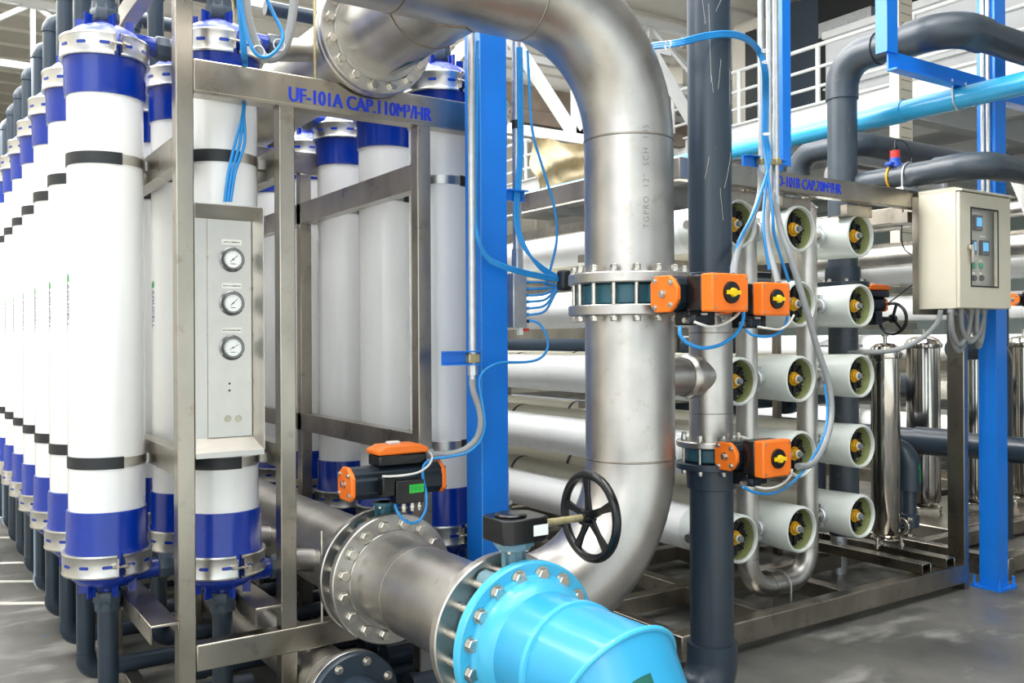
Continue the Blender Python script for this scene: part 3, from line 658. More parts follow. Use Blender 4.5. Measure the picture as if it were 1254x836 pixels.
# sticker on the sloping segment
mb = MB(); sN = V(0, -math.sin(math.radians(60)), math.cos(math.radians(60)))
cst = V(HX, YM-math.tan(math.radians(30))*rb, LZ+rb)
pts = []
for L, w0 in ((.10, 0), (.24, 0)):
    for w_ in [.3*k/8 for k in range(9)]:
        a = PI/2+.42-w_; p = V(HX+(rb+.0055)*math.cos(a), YM-math.tan(math.radians(30))*(rb+.0055)*math.sin(a), LZ+(rb+.0055)*math.sin(a)); pts.append(p+dn*L)
mb.add(pts, [[k, k+1, k+10, k+9] for k in range(8)]); mb.build('sticker', M['dkgreen'], t)
# ================================================================ gearbox and hand wheel
GX, GY, GZ = HX, YB-.05, .902
t = thing('gearbox_handwheel', 'black gearbox with long shaft and five-spoke black handwheel on the valve by the sky-blue flange', 'valve gearbox', (GX, GY, GZ))
poly = [(-.075, -.055), (-.05, -.075), (.05, -.075), (.09, -.05), (.09, .05), (.05, .075), (-.05, .075), (-.075, .055)]
MB().prism([(x*1.0, y) for x, y in poly], (GX, GY, GZ), (1, 0, 0), (0, 1, 0), (0, 0, 1), .072).lathe([(0, 0), (.05, 0), (.046, .008), (.028, .012), (0, .012)], (GX-.01, GY, GZ+.072), (0, 0, 1), 24).build('gearbox', M['black'], t, bevel=.008)
MB().lathe([(0, 0), (.062, 0), (.062, .016), (0, .016)], (GX, GY, GZ-.016), (0, 0, 1), 8).build('mount_plate', M['tealg'], t)
l = MB().box((GX+.02, GY-.0765, GZ+.02), (GX+.072, GY-.0755, GZ+.052)).build('type_label', M['paper'], t)
MB().cyl((GX+.02, GY, GZ+.0125), (GX+.02, GY, GZ+.0125), .001).build('pin', M['bolt'], t)
WX, WZ = 1.79, GZ+.036
MB().cyl((GX+.06, GY, WZ), (GX+.085, GY, WZ), .022, n=20).cyl((GX+.085, GY, WZ), (WX-.02, GY, WZ), .0115, n=16).build('shaft', M['shaft'], t)
wh = MB().lathe([(0, 0), (.022, 0), (.022, .045), (.018, .05), (0, .05)], (WX-.035, GY, WZ), (1, 0, 0), 20)
wh.build('wheel_hub', M['black'], t)
n = 48; RW = .131
MB().tube([V(WX, GY+RW*math.cos(2*PI*i/n), WZ+RW*math.sin(2*PI*i/n)) for i in range(n+1)], .0145, 12, caps=False).build('wheel_rim', M['black'], t)
for k in range(5):
    a = math.radians(12+72*k); e = V(0, math.cos(a), math.sin(a)); f = V(0, -math.sin(a), math.cos(a))
    MB().prism([(.014, -.015), (.07, -.010), (RW-.01, -.016), (RW-.01, .016), (.07, .010), (.014, .015)], (WX-.008, GY, WZ), e, f, (1, 0, 0), .010).build('spoke', M['black'], t, bevel=.002)
# ================================================================ pneumatic actuators
def actuator(label, c, ex, eo, L=.36, H=.115, W=.12, box=None, low=False):
    """ex along the cylinder, eo away from the valve"""
    c = Vector(c); ex = Vector(ex).normalized(); eo = Vector(eo).normalized(); ez = ex.cross(eo)
    t = thing('pneumatic_actuator', label, 'actuator', c)
    def L_(a, b, g): return c+ex*a+eo*b+ez*g
    h, w_ = H/2, W/2
    prof = [(-h, -w_*.55), (-h*.55, -w_), (h*.25, -w_), (h*.4, -w_*.88), (h*.7, -w_*.88), (h, -w_*.5), (h, w_*.5), (h*.7, w_*.88), (h*.4, w_*.88), (h*.25, w_), (-h*.55, w_), (-h, w_*.55)]
    b = MB().prism(prof, L_(-L/2, 0, 0), eo, ez, ex, L); b.build('cylinder_body', M['anod'], t, bevel=.003)
    for s_ in (-1, 1):
        e = MB().prism([(-h*1.02, -w_*.62), (-h*.7, -w_*1.02), (h*.45, -w_*1.02), (h*.75, -w_*.8), (h*1.1, -w_*.3), (h*1.1, w_*.3), (h*.75, w_*.8), (h*.45, w_*1.02), (-h*.7, w_*1.02), (-h*1.02, w_*.62)],
                       L_(s_*L/2-(.018 if s_ < 0 else 0), 0, 0), eo, ez, ex, .018).build('end_cap', M['orange'], t, bevel=.004)
        for bx, by in ((-.62, -.75), (-.62, .75), (.62, -.62), (.62, .62)):
            MB().hexa(L_(s_*(L/2+.018), h*bx, w_*by), ex*s_, .008, .007).build('cap_screw', M['bolt'], e)
        MB().hexa(L_(s_*(L/2+.018), 0, 0), ex*s_, .012, .012).build('stop_screw', M['bolt'], e)
    if low:   # flat switch box with an orange lid
        bl, bw = .20, .12
        MB().obox(L_(.02, h+.022, 0), ex, ez, eo, bl, bw*.86, .044).build('switch_box', M['black'], t, bevel=.008)
        MB().prism([(-bl/2-.006, 0), (bl/2+.006, 0), (bl/2+.006, .018), (bl/2-.03, .034), (-bl/2+.03, .034), (-bl/2-.006, .018)], L_(.02, h+.044, -bw*.46), ex, eo, ez, bw*.92).build('switch_box_lid', M['orange'], t, bevel=.006)
        MB().obox(L_(.0, h+.083, 0), ex, ez, eo, .052, .03, .014).build('position_window', M['hosew'], t, bevel=.005)
        MB().cyl(L_(.02+bl/2, h+.03, 0), L_(.02+bl/2+.05, h+.03, 0), .018, n=16).build('cable_gland', M['hose'], t)
    else:
        bl, bh, bd = box
        k = MB().obox(L_(-.01, h+bd*.28, 0), ex, ez, eo, bl*.96, bh*.96, bd*.56).build('switch_box', M['black'], t, bevel=.006)
        f = MB().obox(L_(-.01, h+bd*.78, 0), ex, ez, eo, bl, bh, bd*.44).build('switch_box_cover', M['orange'], t, bevel=.006)
        o = L_(-.01, h+bd, 0)
        d = MB().lathe([(0, 0), (.036, 0), (.034, .008), (0, .009)], o, eo, 28).build('indicator_disc', M['black'], f)
        y = MB().lathe([(0, .009), (.015, .009), (.013, .018), (0, .019)], o, eo, 20); y.obox(o+eo*.013, ex, ez, eo, .058, .013, .008); y.build('indicator_pointer', M['yellow'], f)
        for sx in (-1, 1):
            for sz in (-1, 1): MB().hexa(L_(-.01+sx*(bl/2-.012), h+bd, sz*(bh/2-.012)), eo, .0045, .003, False).build('cover_screw', M['bolt'], f)
        MB().cyl(L_(bl/2-.01, h+bd*.5, 0), L_(bl/2+.035, h+bd*.5, 0), .016, n=14).build('cable_gland', M['hose'], t)
    return t, L_
# the one lying on the left flange joint
AZ = .968
t, LL = actuator('orange and black pneumatic actuator lying on the left flange joint, with flat lidded switch box', (HX+.03, YA+.03, AZ), (1, 0, 0), (0, 0, 1), .36, .115, .125, low=True)
v = t
MB().obox((HX+.04, YA-.065, AZ-.03), (1, 0, 0), (0, 1, 0), (0, 0, 1), .115, .06, .085).build('solenoid_valve', M['black'], v, bevel=.004)
MB().obox((HX-.045, YA-.068, AZ-.005), (1, 0, 0), (0, 1, 0), (0, 0, 1), .05, .05, .07).build('connector_plug', M['black'], v, bevel=.005)
g = MB().box((HX+.035, YA-.0965, AZ-.035), (HX+.095, YA-.0952, AZ-.004)).build('green_label', M['green'], v)
mb = MB()
for k in range(6): mb.box((HX+.04+k*.009, YA-.0970, AZ-.030+(k % 2)*.004), (HX+.045+k*.009, YA-.0966, AZ-.010))
g2 = mb.build('label_print', M['arrow'], g)
for dx in (.005, .04, .07): MB().cyl((HX+.02+dx, YA-.07, AZ-.105), (HX+.02+dx, YA-.07, AZ-.07), .009, n=12).hexa((HX+.02+dx, YA-.07, AZ-.085), (0, 0, -1), .012, .012, False).build('air_fitting', M['bolt'], v)
# the three facing the camera
def side_solenoid(t, LL, s=1):
    MB().obox(LL(-.02, .03, .0)+V(0, 0, -.078), (1, 0, 0), (0, 1, 0), (0, 0, 1), .12*s, .07, .05).build('solenoid_valve', M['black'], t, bevel=.004)
    MB().obox(LL(-.07, .085, 0)+V(0, 0, -.085), (1, 0, 0), (0, 1, 0), (0, 0, 1), .055*s, .045, .028).build('connector_plug', M['anod'], t, bevel=.004)
    MB().obox(LL(-.015, .067, 0)+V(0, 0, -.066), (1, 0, 0), (0, 1, 0), (0, 0, 1), .028, .003, .007).build('type_label', M['paper'], t)
    MB().cyl(LL(-.12, .08, 0)+V(0, 0, -.088), LL(-.098, .08, 0)+V(0, 0, -.088), .009, n=12).build('air_fitting', M['bolt'], t)
t, LL = actuator('biggest orange and black actuator, on the valve of the big vertical steel pipe', (PX+.01, 2.20, 1.645), (1, 0, 0), (0, -1, 0), .235, .12, .118, box=(.165, .122, .12)); side_solenoid(t, LL)
QX, QY = 2.60, 2.51
# ================================================================ small riser: pvc, valve, steel tee, valve, pvc
R6 = .084
V1, V2 = 1.638, 1.05
t = thing('dark_riser_pipe', 'scratched dark grey plastic riser pipe going up from the upper small valve', 'pipe', (QX, QY, V1))
MB().cyl((QX, QY, V1+.04), (QX, QY, 4.2), R6, n=56).build('pipe', M['pvc'], t)
MB().lathe([(R6, .0), (R6+.012, 0), (R6+.012, .05), (R6, .056)], (QX, QY, V1+.06), (0, 0, 1), 48).build('collar', M['pvc'], t)
flange(t, (QX, QY, V1+.03), (QX, QY, V1+.055), .135, .07, M['steel'])
mb = MB(); rs = random.Random(3)
for k in range(10):
    a0 = math.radians(rs.uniform(-150, -70)); z0 = rs.uniform(1.9, 2.95); L = rs.uniform(.03, .16) if k else .3; da = rs.uniform(-.5, .6); pts = []
    for j in range(7): a = a0+da*j/6+rs.uniform(-.01, .01); pts.append(V(QX+(R6+.0001)*math.cos(a), QY+(R6+.0001)*math.sin(a), z0+L*j/6))
    mb.tube(pts, .0006, 4)
mb.build('scratches', M['ivory'], t, kind='stuff')
valve('butterfly_valve', 'small butterfly valve half hidden behind the two upper orange actuators', (QX, QY, V1), (0, 0, 1), .056, .098, .125, 8, .112, (0, -1, 0), .03, M['teal'], fl_t=.025, sw=.035, br=.009)
t, LL = actuator('orange and black actuator on the small riser, right of the biggest one', (QX-.01, 2.32, V1), (1, 0, 0), (0, -1, 0), .20, .10, .10, box=(.15, .118, .10)); side_solenoid(t, LL, .9)
t = thing('steel_tee_pipe', 'steel tee spool between the two small valves, joined to the big pipe', 'pipe', (QX, QY, V2))
MB().cyl((QX, QY, V2+.04), (QX, QY, V1-.04), R6, n=56).build('pipe', M['steel'], t)
flange(t, (QX, QY, V1-.055), (QX, QY, V1-.03), .135, .07, M['steel']); flange(t, (QX, QY, V2+.03), (QX, QY, V2+.055), .135, .07, M['steel'])
mb = MB().lathe([(R6, -.02), (R6+.001, 0), (R6, .12)], (QX-.13, QY, 1.355), (1, 0, 0), 40); mb = MB().lathe([(R6-.003, 0), (R6-.003, .16), (R6+.004, .19), (R6+.018, .215), (R6+.018, .30)], (PX+R12-.02, QY, 1.355), (1, 0, 0), 48)
MB().cyl((PX+.1, QY, 1.355), (QX, QY, 1.355), R6-.012, n=48).lathe([(R6-.014, 0), (R6-.002, .012), (R6+.002, .03), (R6-.002, .06), (R6-.014, .07)], (QX-.15, QY, 1.355), (1, 0, 0), 48).build('branch', M['steel'], t)
weld((QX-.158, QY, 1.355), (1, 0, 0), R6-.012, t, .005)
weld((QX, QY, 1.52), (0, 0, 1), R6, t, .003); weld((QX, QY, 1.21), (0, 0, 1), R6, t, .003)
valve('butterfly_valve', 'small teal butterfly valve lower down the small riser, above the dark grey pipe', (QX, QY, V2), (0, 0, 1), .056, .10, .135, 8, .113, (0, -1, 0), .03, M['teal'], fl_t=.025, sw=.035, br=.010)
t, LL = actuator('lowest of the camera-facing orange actuators, on the lower small valve', (QX-.02, 2.31, V2+.02), (1, 0, 0), (0, -1, 0), .20, .10, .10, box=(.15, .13, .10)); side_solenoid(t, LL, .9)
t = thing('dark_drop_pipe', 'dark grey plastic pipe standing below the lower small valve and turning left at the floor', 'pipe', (QX, QY, 0))
MB().tube(fillet([(QX, QY, V2-.055), (QX, QY, .11), (QX-.55, QY, .11)], .14, 16), R6, 56).build('pipe', M['pvc'], t)
MB().ring((QX, QY, V2-.055), (QX, QY, V2-.03), .135, .07, 56).build('flange', M['pvc'], t)
MB().lathe([(R6, -.08), (R6+.010, -.076), (R6+.014, 0)], (QX, QY, V2-.055), (0, 0, 1), 48).build('flange_collar', M['pvc'], t)
MB().tube(fillet([(QX, QY, .32), (QX, QY, .11), (QX-.26, QY, .11)], .15, 16), R6+.013, 56).build('elbow', M['pvc'], t)
# ================================================================ blue steel columns and hangers
t = thing('blue_steel_column', 'blue square steel column in the middle, at the right end of the column rack', 'steel column', (1.9475, 3.11, 0))
MB().box((1.885, 3.05, .012), (2.01, 3.17, 7.5)).build('shaft', M['column'], t, bevel=.002)
MB().box((1.80, 2.98, 0), (2.09, 3.235, .012)).build('base_plate', M['column'], t)
mb = MB()
for k in range(330): mb.box((1.883, 3.048, .1+k*.010), (1.887, 3.0505, .106+k*.010))
mb.build('stitch_weld', mat('pale_blue_seam', '5fb4ef', .5, 0, .05, 20), t, kind='stuff')
t = thing('blue_steel_column', 'blue steel column standing on the floor at the far right beside the control cabinet', 'steel column', (5.41, 2.93, 0))
x0, y0 = 5.345, 2.87
MB().box((x0, y0, .012), (x0+.12, y0+.11, 7.5)).build('shaft', M['column'], t, bevel=.002)
MB().box((x0-.035, y0-.035, 0), (x0+.155, y0+.145, .012)).build('base_plate', M['column'], t)
for dx, dy in ((-.02, -.02), (.14, -.02), (-.02, .13), (.14, .13)): MB().cyl((x0+dx, y0+dy, .012), (x0+dx, y0+dy, .07), .008, n=8).hexa((x0+dx, y0+dy, .012), (0, 0, 1), .014, .014).build('anchor_bolt', M['column'], t)
for k in range(2):
    yy = y0+.035+k*.032
    tag(MB().tube([(x0-.014, yy, 2.25), (x0-.014, yy, 7.44)], .0125, 12).build('conduit', M['galv']), ('left' if k else 'right')+'most of the two conduits on the right-hand blue column', 'conduit', 'conduits on the right blue column')
# hanging blue post
t = thing('blue_hanging_post', 'slim blue post hanging from the roof right of the dark riser, beside three conduits', 'post', (3.27, 2.7, 2.26))
MB().box((3.235, 2.68, 2.265), (3.29, 2.735, 7.44)).build('shaft', M['column'], t, bevel=.002)
# blue bracket
BY = 2.91
t = thing('blue_pipe_bracket', 'blue angle bracket dropping from the roof and running right to the blue column', 'bracket', (4.4, BY, 3.0))
zb = P(1165, 107, Y=BY).z
MB().box((4.335, BY-.0, zb+.1), (4.345, BY+.06, 7.44)).box((4.335, BY-.01, zb+.1), (4.43, BY, 7.44)).build('drop_angle', M['column'], t)
MB().box((4.36, BY, zb), (x0-.001, BY+.01, zb+.11)).box((4.36, BY-.05, zb), (x0-.001, BY, zb+.01)).build('cross_angle', M['column'], t)
# ================================================================ overhead plastic pipes on the right
p = P(1172, 121, X=5.0); cz = p.z
t = thing('sky_blue_overhead_pipe', 'long sky-blue plastic pipe slung under the blue bracket and running back overhead', 'pipe', (5.0, 6, cz-.06))
MB().tube([(5.0, 1.2, cz), (5.0, 17, cz)], .0625, 40).build('pipe', M['cyan'], t)
ya = P(1108, 130, X=5.0).y; yb_ = P(1073, 150, X=5.0).y
MB().lathe([(.0625, 0), (.0685, .003), (.0685, yb_-ya), (.0625, yb_-ya+.003)], (5.0, ya, cz), (0, 1, 0), 40).build('coupling', M['cyan'], t)
for yy in (BY-.02, 7.0, 11.5):
    pts = [V(5.0-.068, yy, cz+.10)]+[V(5.0+.068*math.cos(a), yy, cz+.068*math.sin(a)) for a in [PI+PI*k/12 for k in range(13)]]+[V(5.0+.068, yy, cz+.10)]
    MB().tube(pts, .0055, 8).build('u_bolt', M['galv'], t)
# tall dark riser with elbows
TX, TY, TZ = 4.66, 3.42, 3.16
t = thing('tall_grey_riser', 'dark grey plastic riser behind the vessels, rising to elbows and running off to the right', 'pipe', (TX, TY, .3))
MB().tube(fillet([(TX, TY, .32), (TX, TY, TZ), (TX, 2.72, TZ), (7.5, 2.72, TZ)], .17, 18), .085, 48).build('pipe', M['pvcd'], t)
def sock(pts, R, r, name='elbow'): MB().tube(fillet(pts, R, 16), r, 48).build(name, M['pvcd'], t)
sock([(TX, TY, TZ-.24), (TX, TY, TZ), (TX, TY-.25, TZ)], .17, .094); sock([(TX, 2.98, TZ), (TX, 2.72, TZ), (TX+.27, 2.72, TZ)], .17, .097)
for zz, sg in ((1.80, 1), (1.35, -1)):
    MB().ring((TX, TY, zz), (TX, TY, zz+.028), .15, .08, 48).build('flange', M['pvc'], t)
    MB().lathe([(.085, -.07), (.10, -.07), (.105, 0)] if sg < 0 else [(.105, 0), (.10, .09), (.085, .09)], (TX, TY, zz+(.028 if sg > 0 else 0)), (0, 0, 1), 40).build('flange_collar', M['pvc'], t)
    bolts(t, (TX, TY, zz), (0, 0, 1), .128, 8, .012, 0, .028, br=.011)
mb = MB()
p = P(1049, 568, Y=3.30); ar = [(-.012, 0), (.012, 0), (.012, -.10), (.026, -.10), (0, -.15), (-.026, -.10), (-.012, -.10)]
def onpipe(cx, cy, r, pts, z0, a0): return [V(cx+r*math.cos(a0+x/r), cy+r*math.sin(a0+x/r), z0+y) for x, y in pts]
for zz in (.80, 2.00):
    mb = MB(); pp = onpipe(TX, TY, .0858, ar, zz, math.radians(-58)); mb.add(pp, [list(range(7))]); mb.build('flow_arrow', M['arrow'], t)
# lower long pipe resting on the vessel rack
p = P(1108, 204, X=4.72); LZ2 = 2.33+.012+.072
t = thing('grey_cross_pipe', 'dark grey plastic pipe lying on the vessel rack beam behind the cabinet, bending right', 'pipe', (4.72, 3.05, LZ2-.07))
MB().tube(fillet([(4.72, 3.35, LZ2), (4.72, 2.62, LZ2), (6.4, 2.62, LZ2)], .14, 18), .066, 40).build('pipe', M['pvcd'], t)
MB().tube(fillet([(4.72, 2.86, LZ2), (4.72, 2.62, LZ2), (4.96, 2.62, LZ2)], .14, 16), .074, 40).build('elbow', M['pvcd'], t)
pts = [V(4.72-.073, 3.02, LZ2-.075)]+[V(4.72+.073*math.cos(a), 3.02, LZ2+.073*math.sin(a)) for a in [PI-PI*k/12 for k in range(13)]]+[V(4.72+.073, 3.02, LZ2-.075)]
MB().tube(pts, .005, 8).box((4.62, 2.995, 2.323), (4.82, 3.045, 2.339)).build('u_bolt', M['galv'], t)
t = thing('flow_sensor', 'small flow sensor with red cap and blue body clamped on the grey cross pipe', 'sensor', (4.72, 3.35, LZ2+.07))
sy_ = P(1096, 195, X=4.72).y
MB().lathe([(0, 0), (.045, 0), (.03, .035), (.03, .055), (0, .055)], (4.72, sy_, LZ2+.058), (0, 0, 1), 20).obox((4.70, sy_, LZ2+.075), (1, 0, 0), (0, 1, 0), (0, 0, 1), .10, .04, .018).build('body', M['bluep'], t, bevel=.003)
MB().cyl((4.72, sy_, LZ2+.113), (4.72, sy_, LZ2+.155), .027, n=20).build('cap', M['red'], t)
MB().cyl((4.72, sy_, LZ2+.155), (4.72, sy_, LZ2+.175), .014, n=12).tube(spline([(4.72, sy_, LZ2+.175), (4.73, sy_, LZ2+.215), (4.78, sy_-.03, LZ2+.20), (4.80, sy_-.05, LZ2+.12), (4.79, sy_-.06, LZ2+.085)]), .003, 6).build('cable', M['black'], t)
MB().tube([V(4.72+.070*math.cos(a), sy_+.01, LZ2+.070*math.sin(a)) for a in [2*PI*k/24 for k in range(25)]], .006, 8, caps=False).build('saddle_band', M['brass'], t)
# another pipe behind, low elbow
a = P(980, 230, X=5.6); b = P(980, 184, X=5.6)
t = thing('grey_rear_pipe', 'dark grey plastic pipe with an elbow, seen low behind the hanging blue post', 'pipe', (5.6, a.y, 1.9))
MB().tube(fillet([(5.6, a.y+.02, 1.9), (5.6, a.y+.02, b.z-.03), (5.6, 4.0, b.z-.03), (7.2, 4.0, b.z-.03)], .16, 16), .085, 36).build('pipe', M['pvcd'], t)
t = thing('steel_header_stub', 'short dull steel pipe with end flange lying behind the grey cross pipe', 'pipe', (5.4, 4.1, 2.3))
a = P(1105, 226, Y=4.1); b = P(1142, 226, Y=4.1)
MB().cyl((a.x-.8, 4.1, a.z), (b.x-.04, 4.1, a.z), .10, n=40).build('pipe', M['steel'], t)
MB().ring((b.x-.05, 4.1, a.z), (b.x, 4.1, a.z), .125, .06).build('end_flange', M['galv'], t)
MB().box((a.x-.7, 4.07, 0), (a.x-.64, 4.13, a.z-.095)).build('support', M['frame'], t)
# ================================================================ pressure vessel rack
RZ = [.52+.384*k for k in range(5)]
VX3 = [(3.37, 3.05, 'left'), (3.79, 3.03, 'middle'), (4.33, 3.06, 'right')]
def make_vessel(bodymat):
    t = thing('pressure_vessel', '', 'pressure vessel', (0, 0, 0), 'white vessels of the main rack')
    L = 6.6; pr = [(0, L), (.112, L), (.114, .50), (.114, .32), (.1165, .20), (.1195, .08), (.1195, .012), (.116, .003), (.108, 0), (.1045, .006), (.1035, .02)]
    sh = MB().lathe(pr[:4], (0, 0, 0), (0, 1, 0), 56).build('shell', bodymat, t)
    MB().lathe(pr[3:], (0, 0, 0), (0, 1, 0), 56).build('shell_end', M['roend'], sh)
    MB().lathe([(.1035, .02), (.102, .10), (.0, .10)], (0, 0, 0), (0, 1, 0), 56).build('inner_liner', M['olive'], sh)
    e = MB().lathe([(0, .052), (.03, .052), (.035, .058), (.085, .058), (.092, .064), (.096, .075), (.096, .10), (0, .10)], (0, 0, 0), (0, 1, 0), 48)
    for k in range(8):
        a = 2*PI*k/8; u = V(math.cos(a), 0, math.sin(a)); e.obox(u*.06+V(0, .055, 0), u, (0, 1, 0), u.cross(V(0, 1, 0)), .058, .012, .008)
    e = e.build('end_plate', M['blackm'], t)
    for k in range(8):
        a = 2*PI*(k+.5)/8; MB().hexa((.082*math.cos(a), .058, .082*math.sin(a)), (0, -1, 0), .005, .006, False).build('plate_screw', M['bolt'], e)
    p = MB().lathe([(0, 0), (.030, 0), (.030, .018), (.026, .022), (.026, .030), (0, .030)], (0, .054, 0), (0, -1, 0), 8).lathe([(0, 0), (.036, 0), (.036, .008), (0, .008)], (0, .054, 0), (0, -1, 0), 24).build('port_nut', M['brass'], t)
    MB().lathe([(0, .028), (.019, .028), (.019, .036), (.0, .036)], (0, .054, 0), (0, -1, 0), 20).build('port_ring', M['tie'], p)
    MB().lathe([(0, .034), (.015, .034), (.015, .050), (.013, .053), (0, .053)], (0, .054, 0), (0, -1, 0), 8).build('port_plug', M['greyp'], p)
    # clamped side port
    s = MB().cyl((-.10, .17, 0), (-.165, .17, 0), .027, n=20).cyl((-.165, .17, 0), (-.20, .17, 0), .022, n=20)
    s.build('side_port', M['steel'], t)
    g = MB().ring((-.158, .17, 0), (-.126, .17, 0), .045, .027, 24, .006).obox((-.142, .17, .052), (1, 0, 0), (0, 1, 0), (0, 0, 1), .028, .034, .022).obox((-.142, .17, -.052), (1, 0, 0), (0, 1, 0), (0, 0, 1), .028, .034, .022)
    g.build('grooved_coupling', M['galv'], t)
    if bodymat is not M['rowhite']:
        MB().lathe([(.112, 2.50), (.1155, 2.50), (.1155, 2.53), (.112, 2.53)], (0, 0, 0), (0, 1, 0), 40).build('strap', M['dark'], t)
    return t
RW = ['lowest row', 'second row up', 'third row up', 'fourth row up', 'top row']
pa = make_vessel(M['rowhite']); pb = make_vessel(M['ivory']); fa = fb = True
for ci, (x, y, cn) in enumerate(VX3):
    for r in range(5):
        if ci == 0: o = pa if fa else copy_tree(pa); fa = False
        else: o = pb if fb else copy_tree(pb); fb = False
        o.location = (x, y, RZ[r]); o['label'] = 'white pressure vessel with open end, '+cn+' column, '+RW[r]
# two steel manifolds joined by a U bend
RM = .055
t = thing('manifold_pipe', 'steel pipe forming a long U in front of the vessel rack, between the vessel columns', 'pipe', (3.82, 3.20, .12))
mx0, mx1, my = 3.585, 4.06, 3.21
MB().tube(fillet([(mx0, my, 2.20), (mx0, my, .20), (mx1, my, .20), (mx1, my, 2.20)], .165, 18), RM, 40).build('pipe', M['steel'], t)
for x in (mx0, mx1):
    weld((x, my, .37), (0, 0, 1), RM, t, .003); MB().lathe([(RM, 0), (RM+.006, .004), (RM*.6, .03), (0, .04)], (x, my, 2.20), (0, 0, 1), 32).build('end_cap', M['steel'], t)
    MB().obox((x, my-.0, 2.262), (1, 0, 0), (0, 1, 0), (0, 0, 1), .05, .02, .05).hexa((x, my-.012, 2.255), (0, -1, 0), .012, .01).build('hanger_lug', M['frame'], t)
weld((mx0+.165, my, .20), (1, 0, 0), RM, t, .003)
pts = [V(3.84, my+RM*1.12*math.cos(a), .20+RM*1.12*math.sin(a)) for a in [-.6+(PI+1.0)*k/14 for k in range(15)]]
MB().tube([V(3.84, my-.066, .04)]+[V(3.84, my-.066*math.sin(a)*1.0, .20+.066*math.cos(a)*-1) for a in [PI/2+PI/2*k/6 for k in range(7)]]+[V(3.84, my+.066*math.sin(a), .20+.066*math.cos(a)) for a in [PI/2*k/6 for k in range(7)]]+[V(3.84, my+.066, .04)], .005, 8).build('u_bolt', M['galv'], t)
# frame
FR = 2.985
t = thing('vessel_rack_frame', 'large stainless frame carrying the white pressure vessels, lettered in blue on its top beam', 'rack frame', (4, FR, 0))
XL, XR = 2.90, 5.25
tb = MB().box((XL, FR, 2.222), (XR, FR+.06, 2.322)).build('top_beam', M['frame'], t, bevel=.005)
MB().box((XL, FR, .04), (XR, FR+.08, .150)).build('base_beam', M['frame'], t, bevel=.006)
for (xa, xb, y0) in ((XR-.046, XR, FR+.0), (3.07, 3.12, FR+.0), (XR-.046, XR, 5.4), (XL, XL+.05, 5.4), (XL, XL+.05, 7.9), (XR-.046, XR, 7.9)):
    MB().box((xa, y0 if y0 > 4 else FR+.003, .0), (xb, y0+.11, 2.222)).build('post', M['frame'], t, bevel=.004)
for xa in (XL, XR-.05):
    MB().box((xa, FR+.06, 2.222), (xa+.05, 9.6, 2.322)).build('side_rail', M['frame'], t, bevel=.004)
    MB().box((xa, FR+.08, .04), (xa+.06, 9.6, .150)).build('side_rail', M['frame'], t, bevel=.004)
MB().box((XL+.055, FR+.12, 1.50), (XL+.095, 9.6, 1.555)).build('side_rail', M['frame'], t)
MB().box((XL+.02, FR+.12, 2.06), (XL+.06, 9.6, 2.11)).build('side_rail', M['frame'], t)
for yy in (3.62, 4.35, 5.2, 6.1, 7.2, 8.6): MB().box((XL+.06, yy, .045), (XR-.05, yy+.08, .135)).build('cross_rail', M['frame'], t, bevel=.004)
for xx in (3.55, 4.2): MB().box((xx, FR+.08, .045), (xx+.08, 9.6, .13)).build('inner_rail', M['frame'], t, bevel=.004)
for yy in (3.75, 5.6, 7.9):
    for r in range(5): MB().box((XL+.05, yy, RZ[r]-.155), (4.62 if yy > 4 else 4.47, yy+.05, RZ[r]-.115)).build('support_bar', M['frame'], t)
    for xx in (3.14, 4.52): MB().box((xx, yy+.05, .14), (xx+.04, yy+.09, 2.222)).build('support_post', M['frame'], t)
for xx in (4.77, 5.01):
    MB().box((xx, FR-.0, .152), (xx+.085, 8, .158)).box((xx, FR, .158), (xx+.006, 8, .205)).box((xx+.079, FR, .158), (xx+.085, 8, .205)).box((xx, FR, .205), (xx+.085, 8, .211)).build('channel', M['frame'], t, bevel=.003)
mb = MB()
p0 = P(921, 226, Y=FR); p1 = P(1030, 236, Y=FR)
p0 = P(946, 226, Y=FR); text(mb, 'RO-101B CAP.70M³/HR', (p0.x, FR-.0008, 2.247), (1, 0, 0), (0, 0, 1), .074, t=.0006, heavy=.0034, fit=p1.x-p0.x); mb.build('lettering', M['letter'], tb)
for xx in (3.3, 3.68, 4.2, 4.75): MB().box((xx, FR+.07, 2.16), (xx+.22, FR+.11, 2.215)).box((xx, FR+.07, 2.155), (xx+.22, FR+.17, 2.162)).build('hanger_angle', M['frame'], t)
# ================================================================ control cabinet
cxa, cxb, cya, cyb, cza, czb = 4.718, 5.242, 2.746, 2.965, 1.655, 2.300
t = thing('control_cabinet', 'beige control cabinet with windowed door and lever handle, hung on the vessel rack', 'control cabinet', (4.98, 2.86, cza))
wy = cya-.016
wu0, wu1 = P(1189.5, 300, Y=wy).x, P(1221.5, 300, Y=wy).x; wz1, wz0 = P(1205, 257, Y=wy).z, P(1205, 350, Y=wy).z
MB().box((cxa, cya+.006, cza), (cxb, cya+.008, czb-.01)).box((cxa, cyb-.002, cza), (cxb, cyb, czb)).box((cxa, cya+.006, cza), (cxa+.002, cyb, czb)).box((cxb-.002, cya+.006, cza), (cxb, cyb, czb)).box((cxa, cya+.006, cza), (cxb, cyb, cza+.002)).box((cxa, cya+.006, czb-.002), (cxb, cyb, czb))
b = MB().box((cxa, cya+.07, cza), (cxb, cyb, czb)).box((cxa, cya+.004, cza), (cxa+.012, cya+.07, czb)).box((cxb-.012, cya+.004, cza), (cxb, cya+.07, czb)).box((cxa+.012, cya+.004, cza), (cxb-.012, cya+.07, cza+.012)).box((cxa+.012, cya+.004, czb-.012), (cxb-.012, cya+.07, czb)).build('body', M['cabinet'], t)
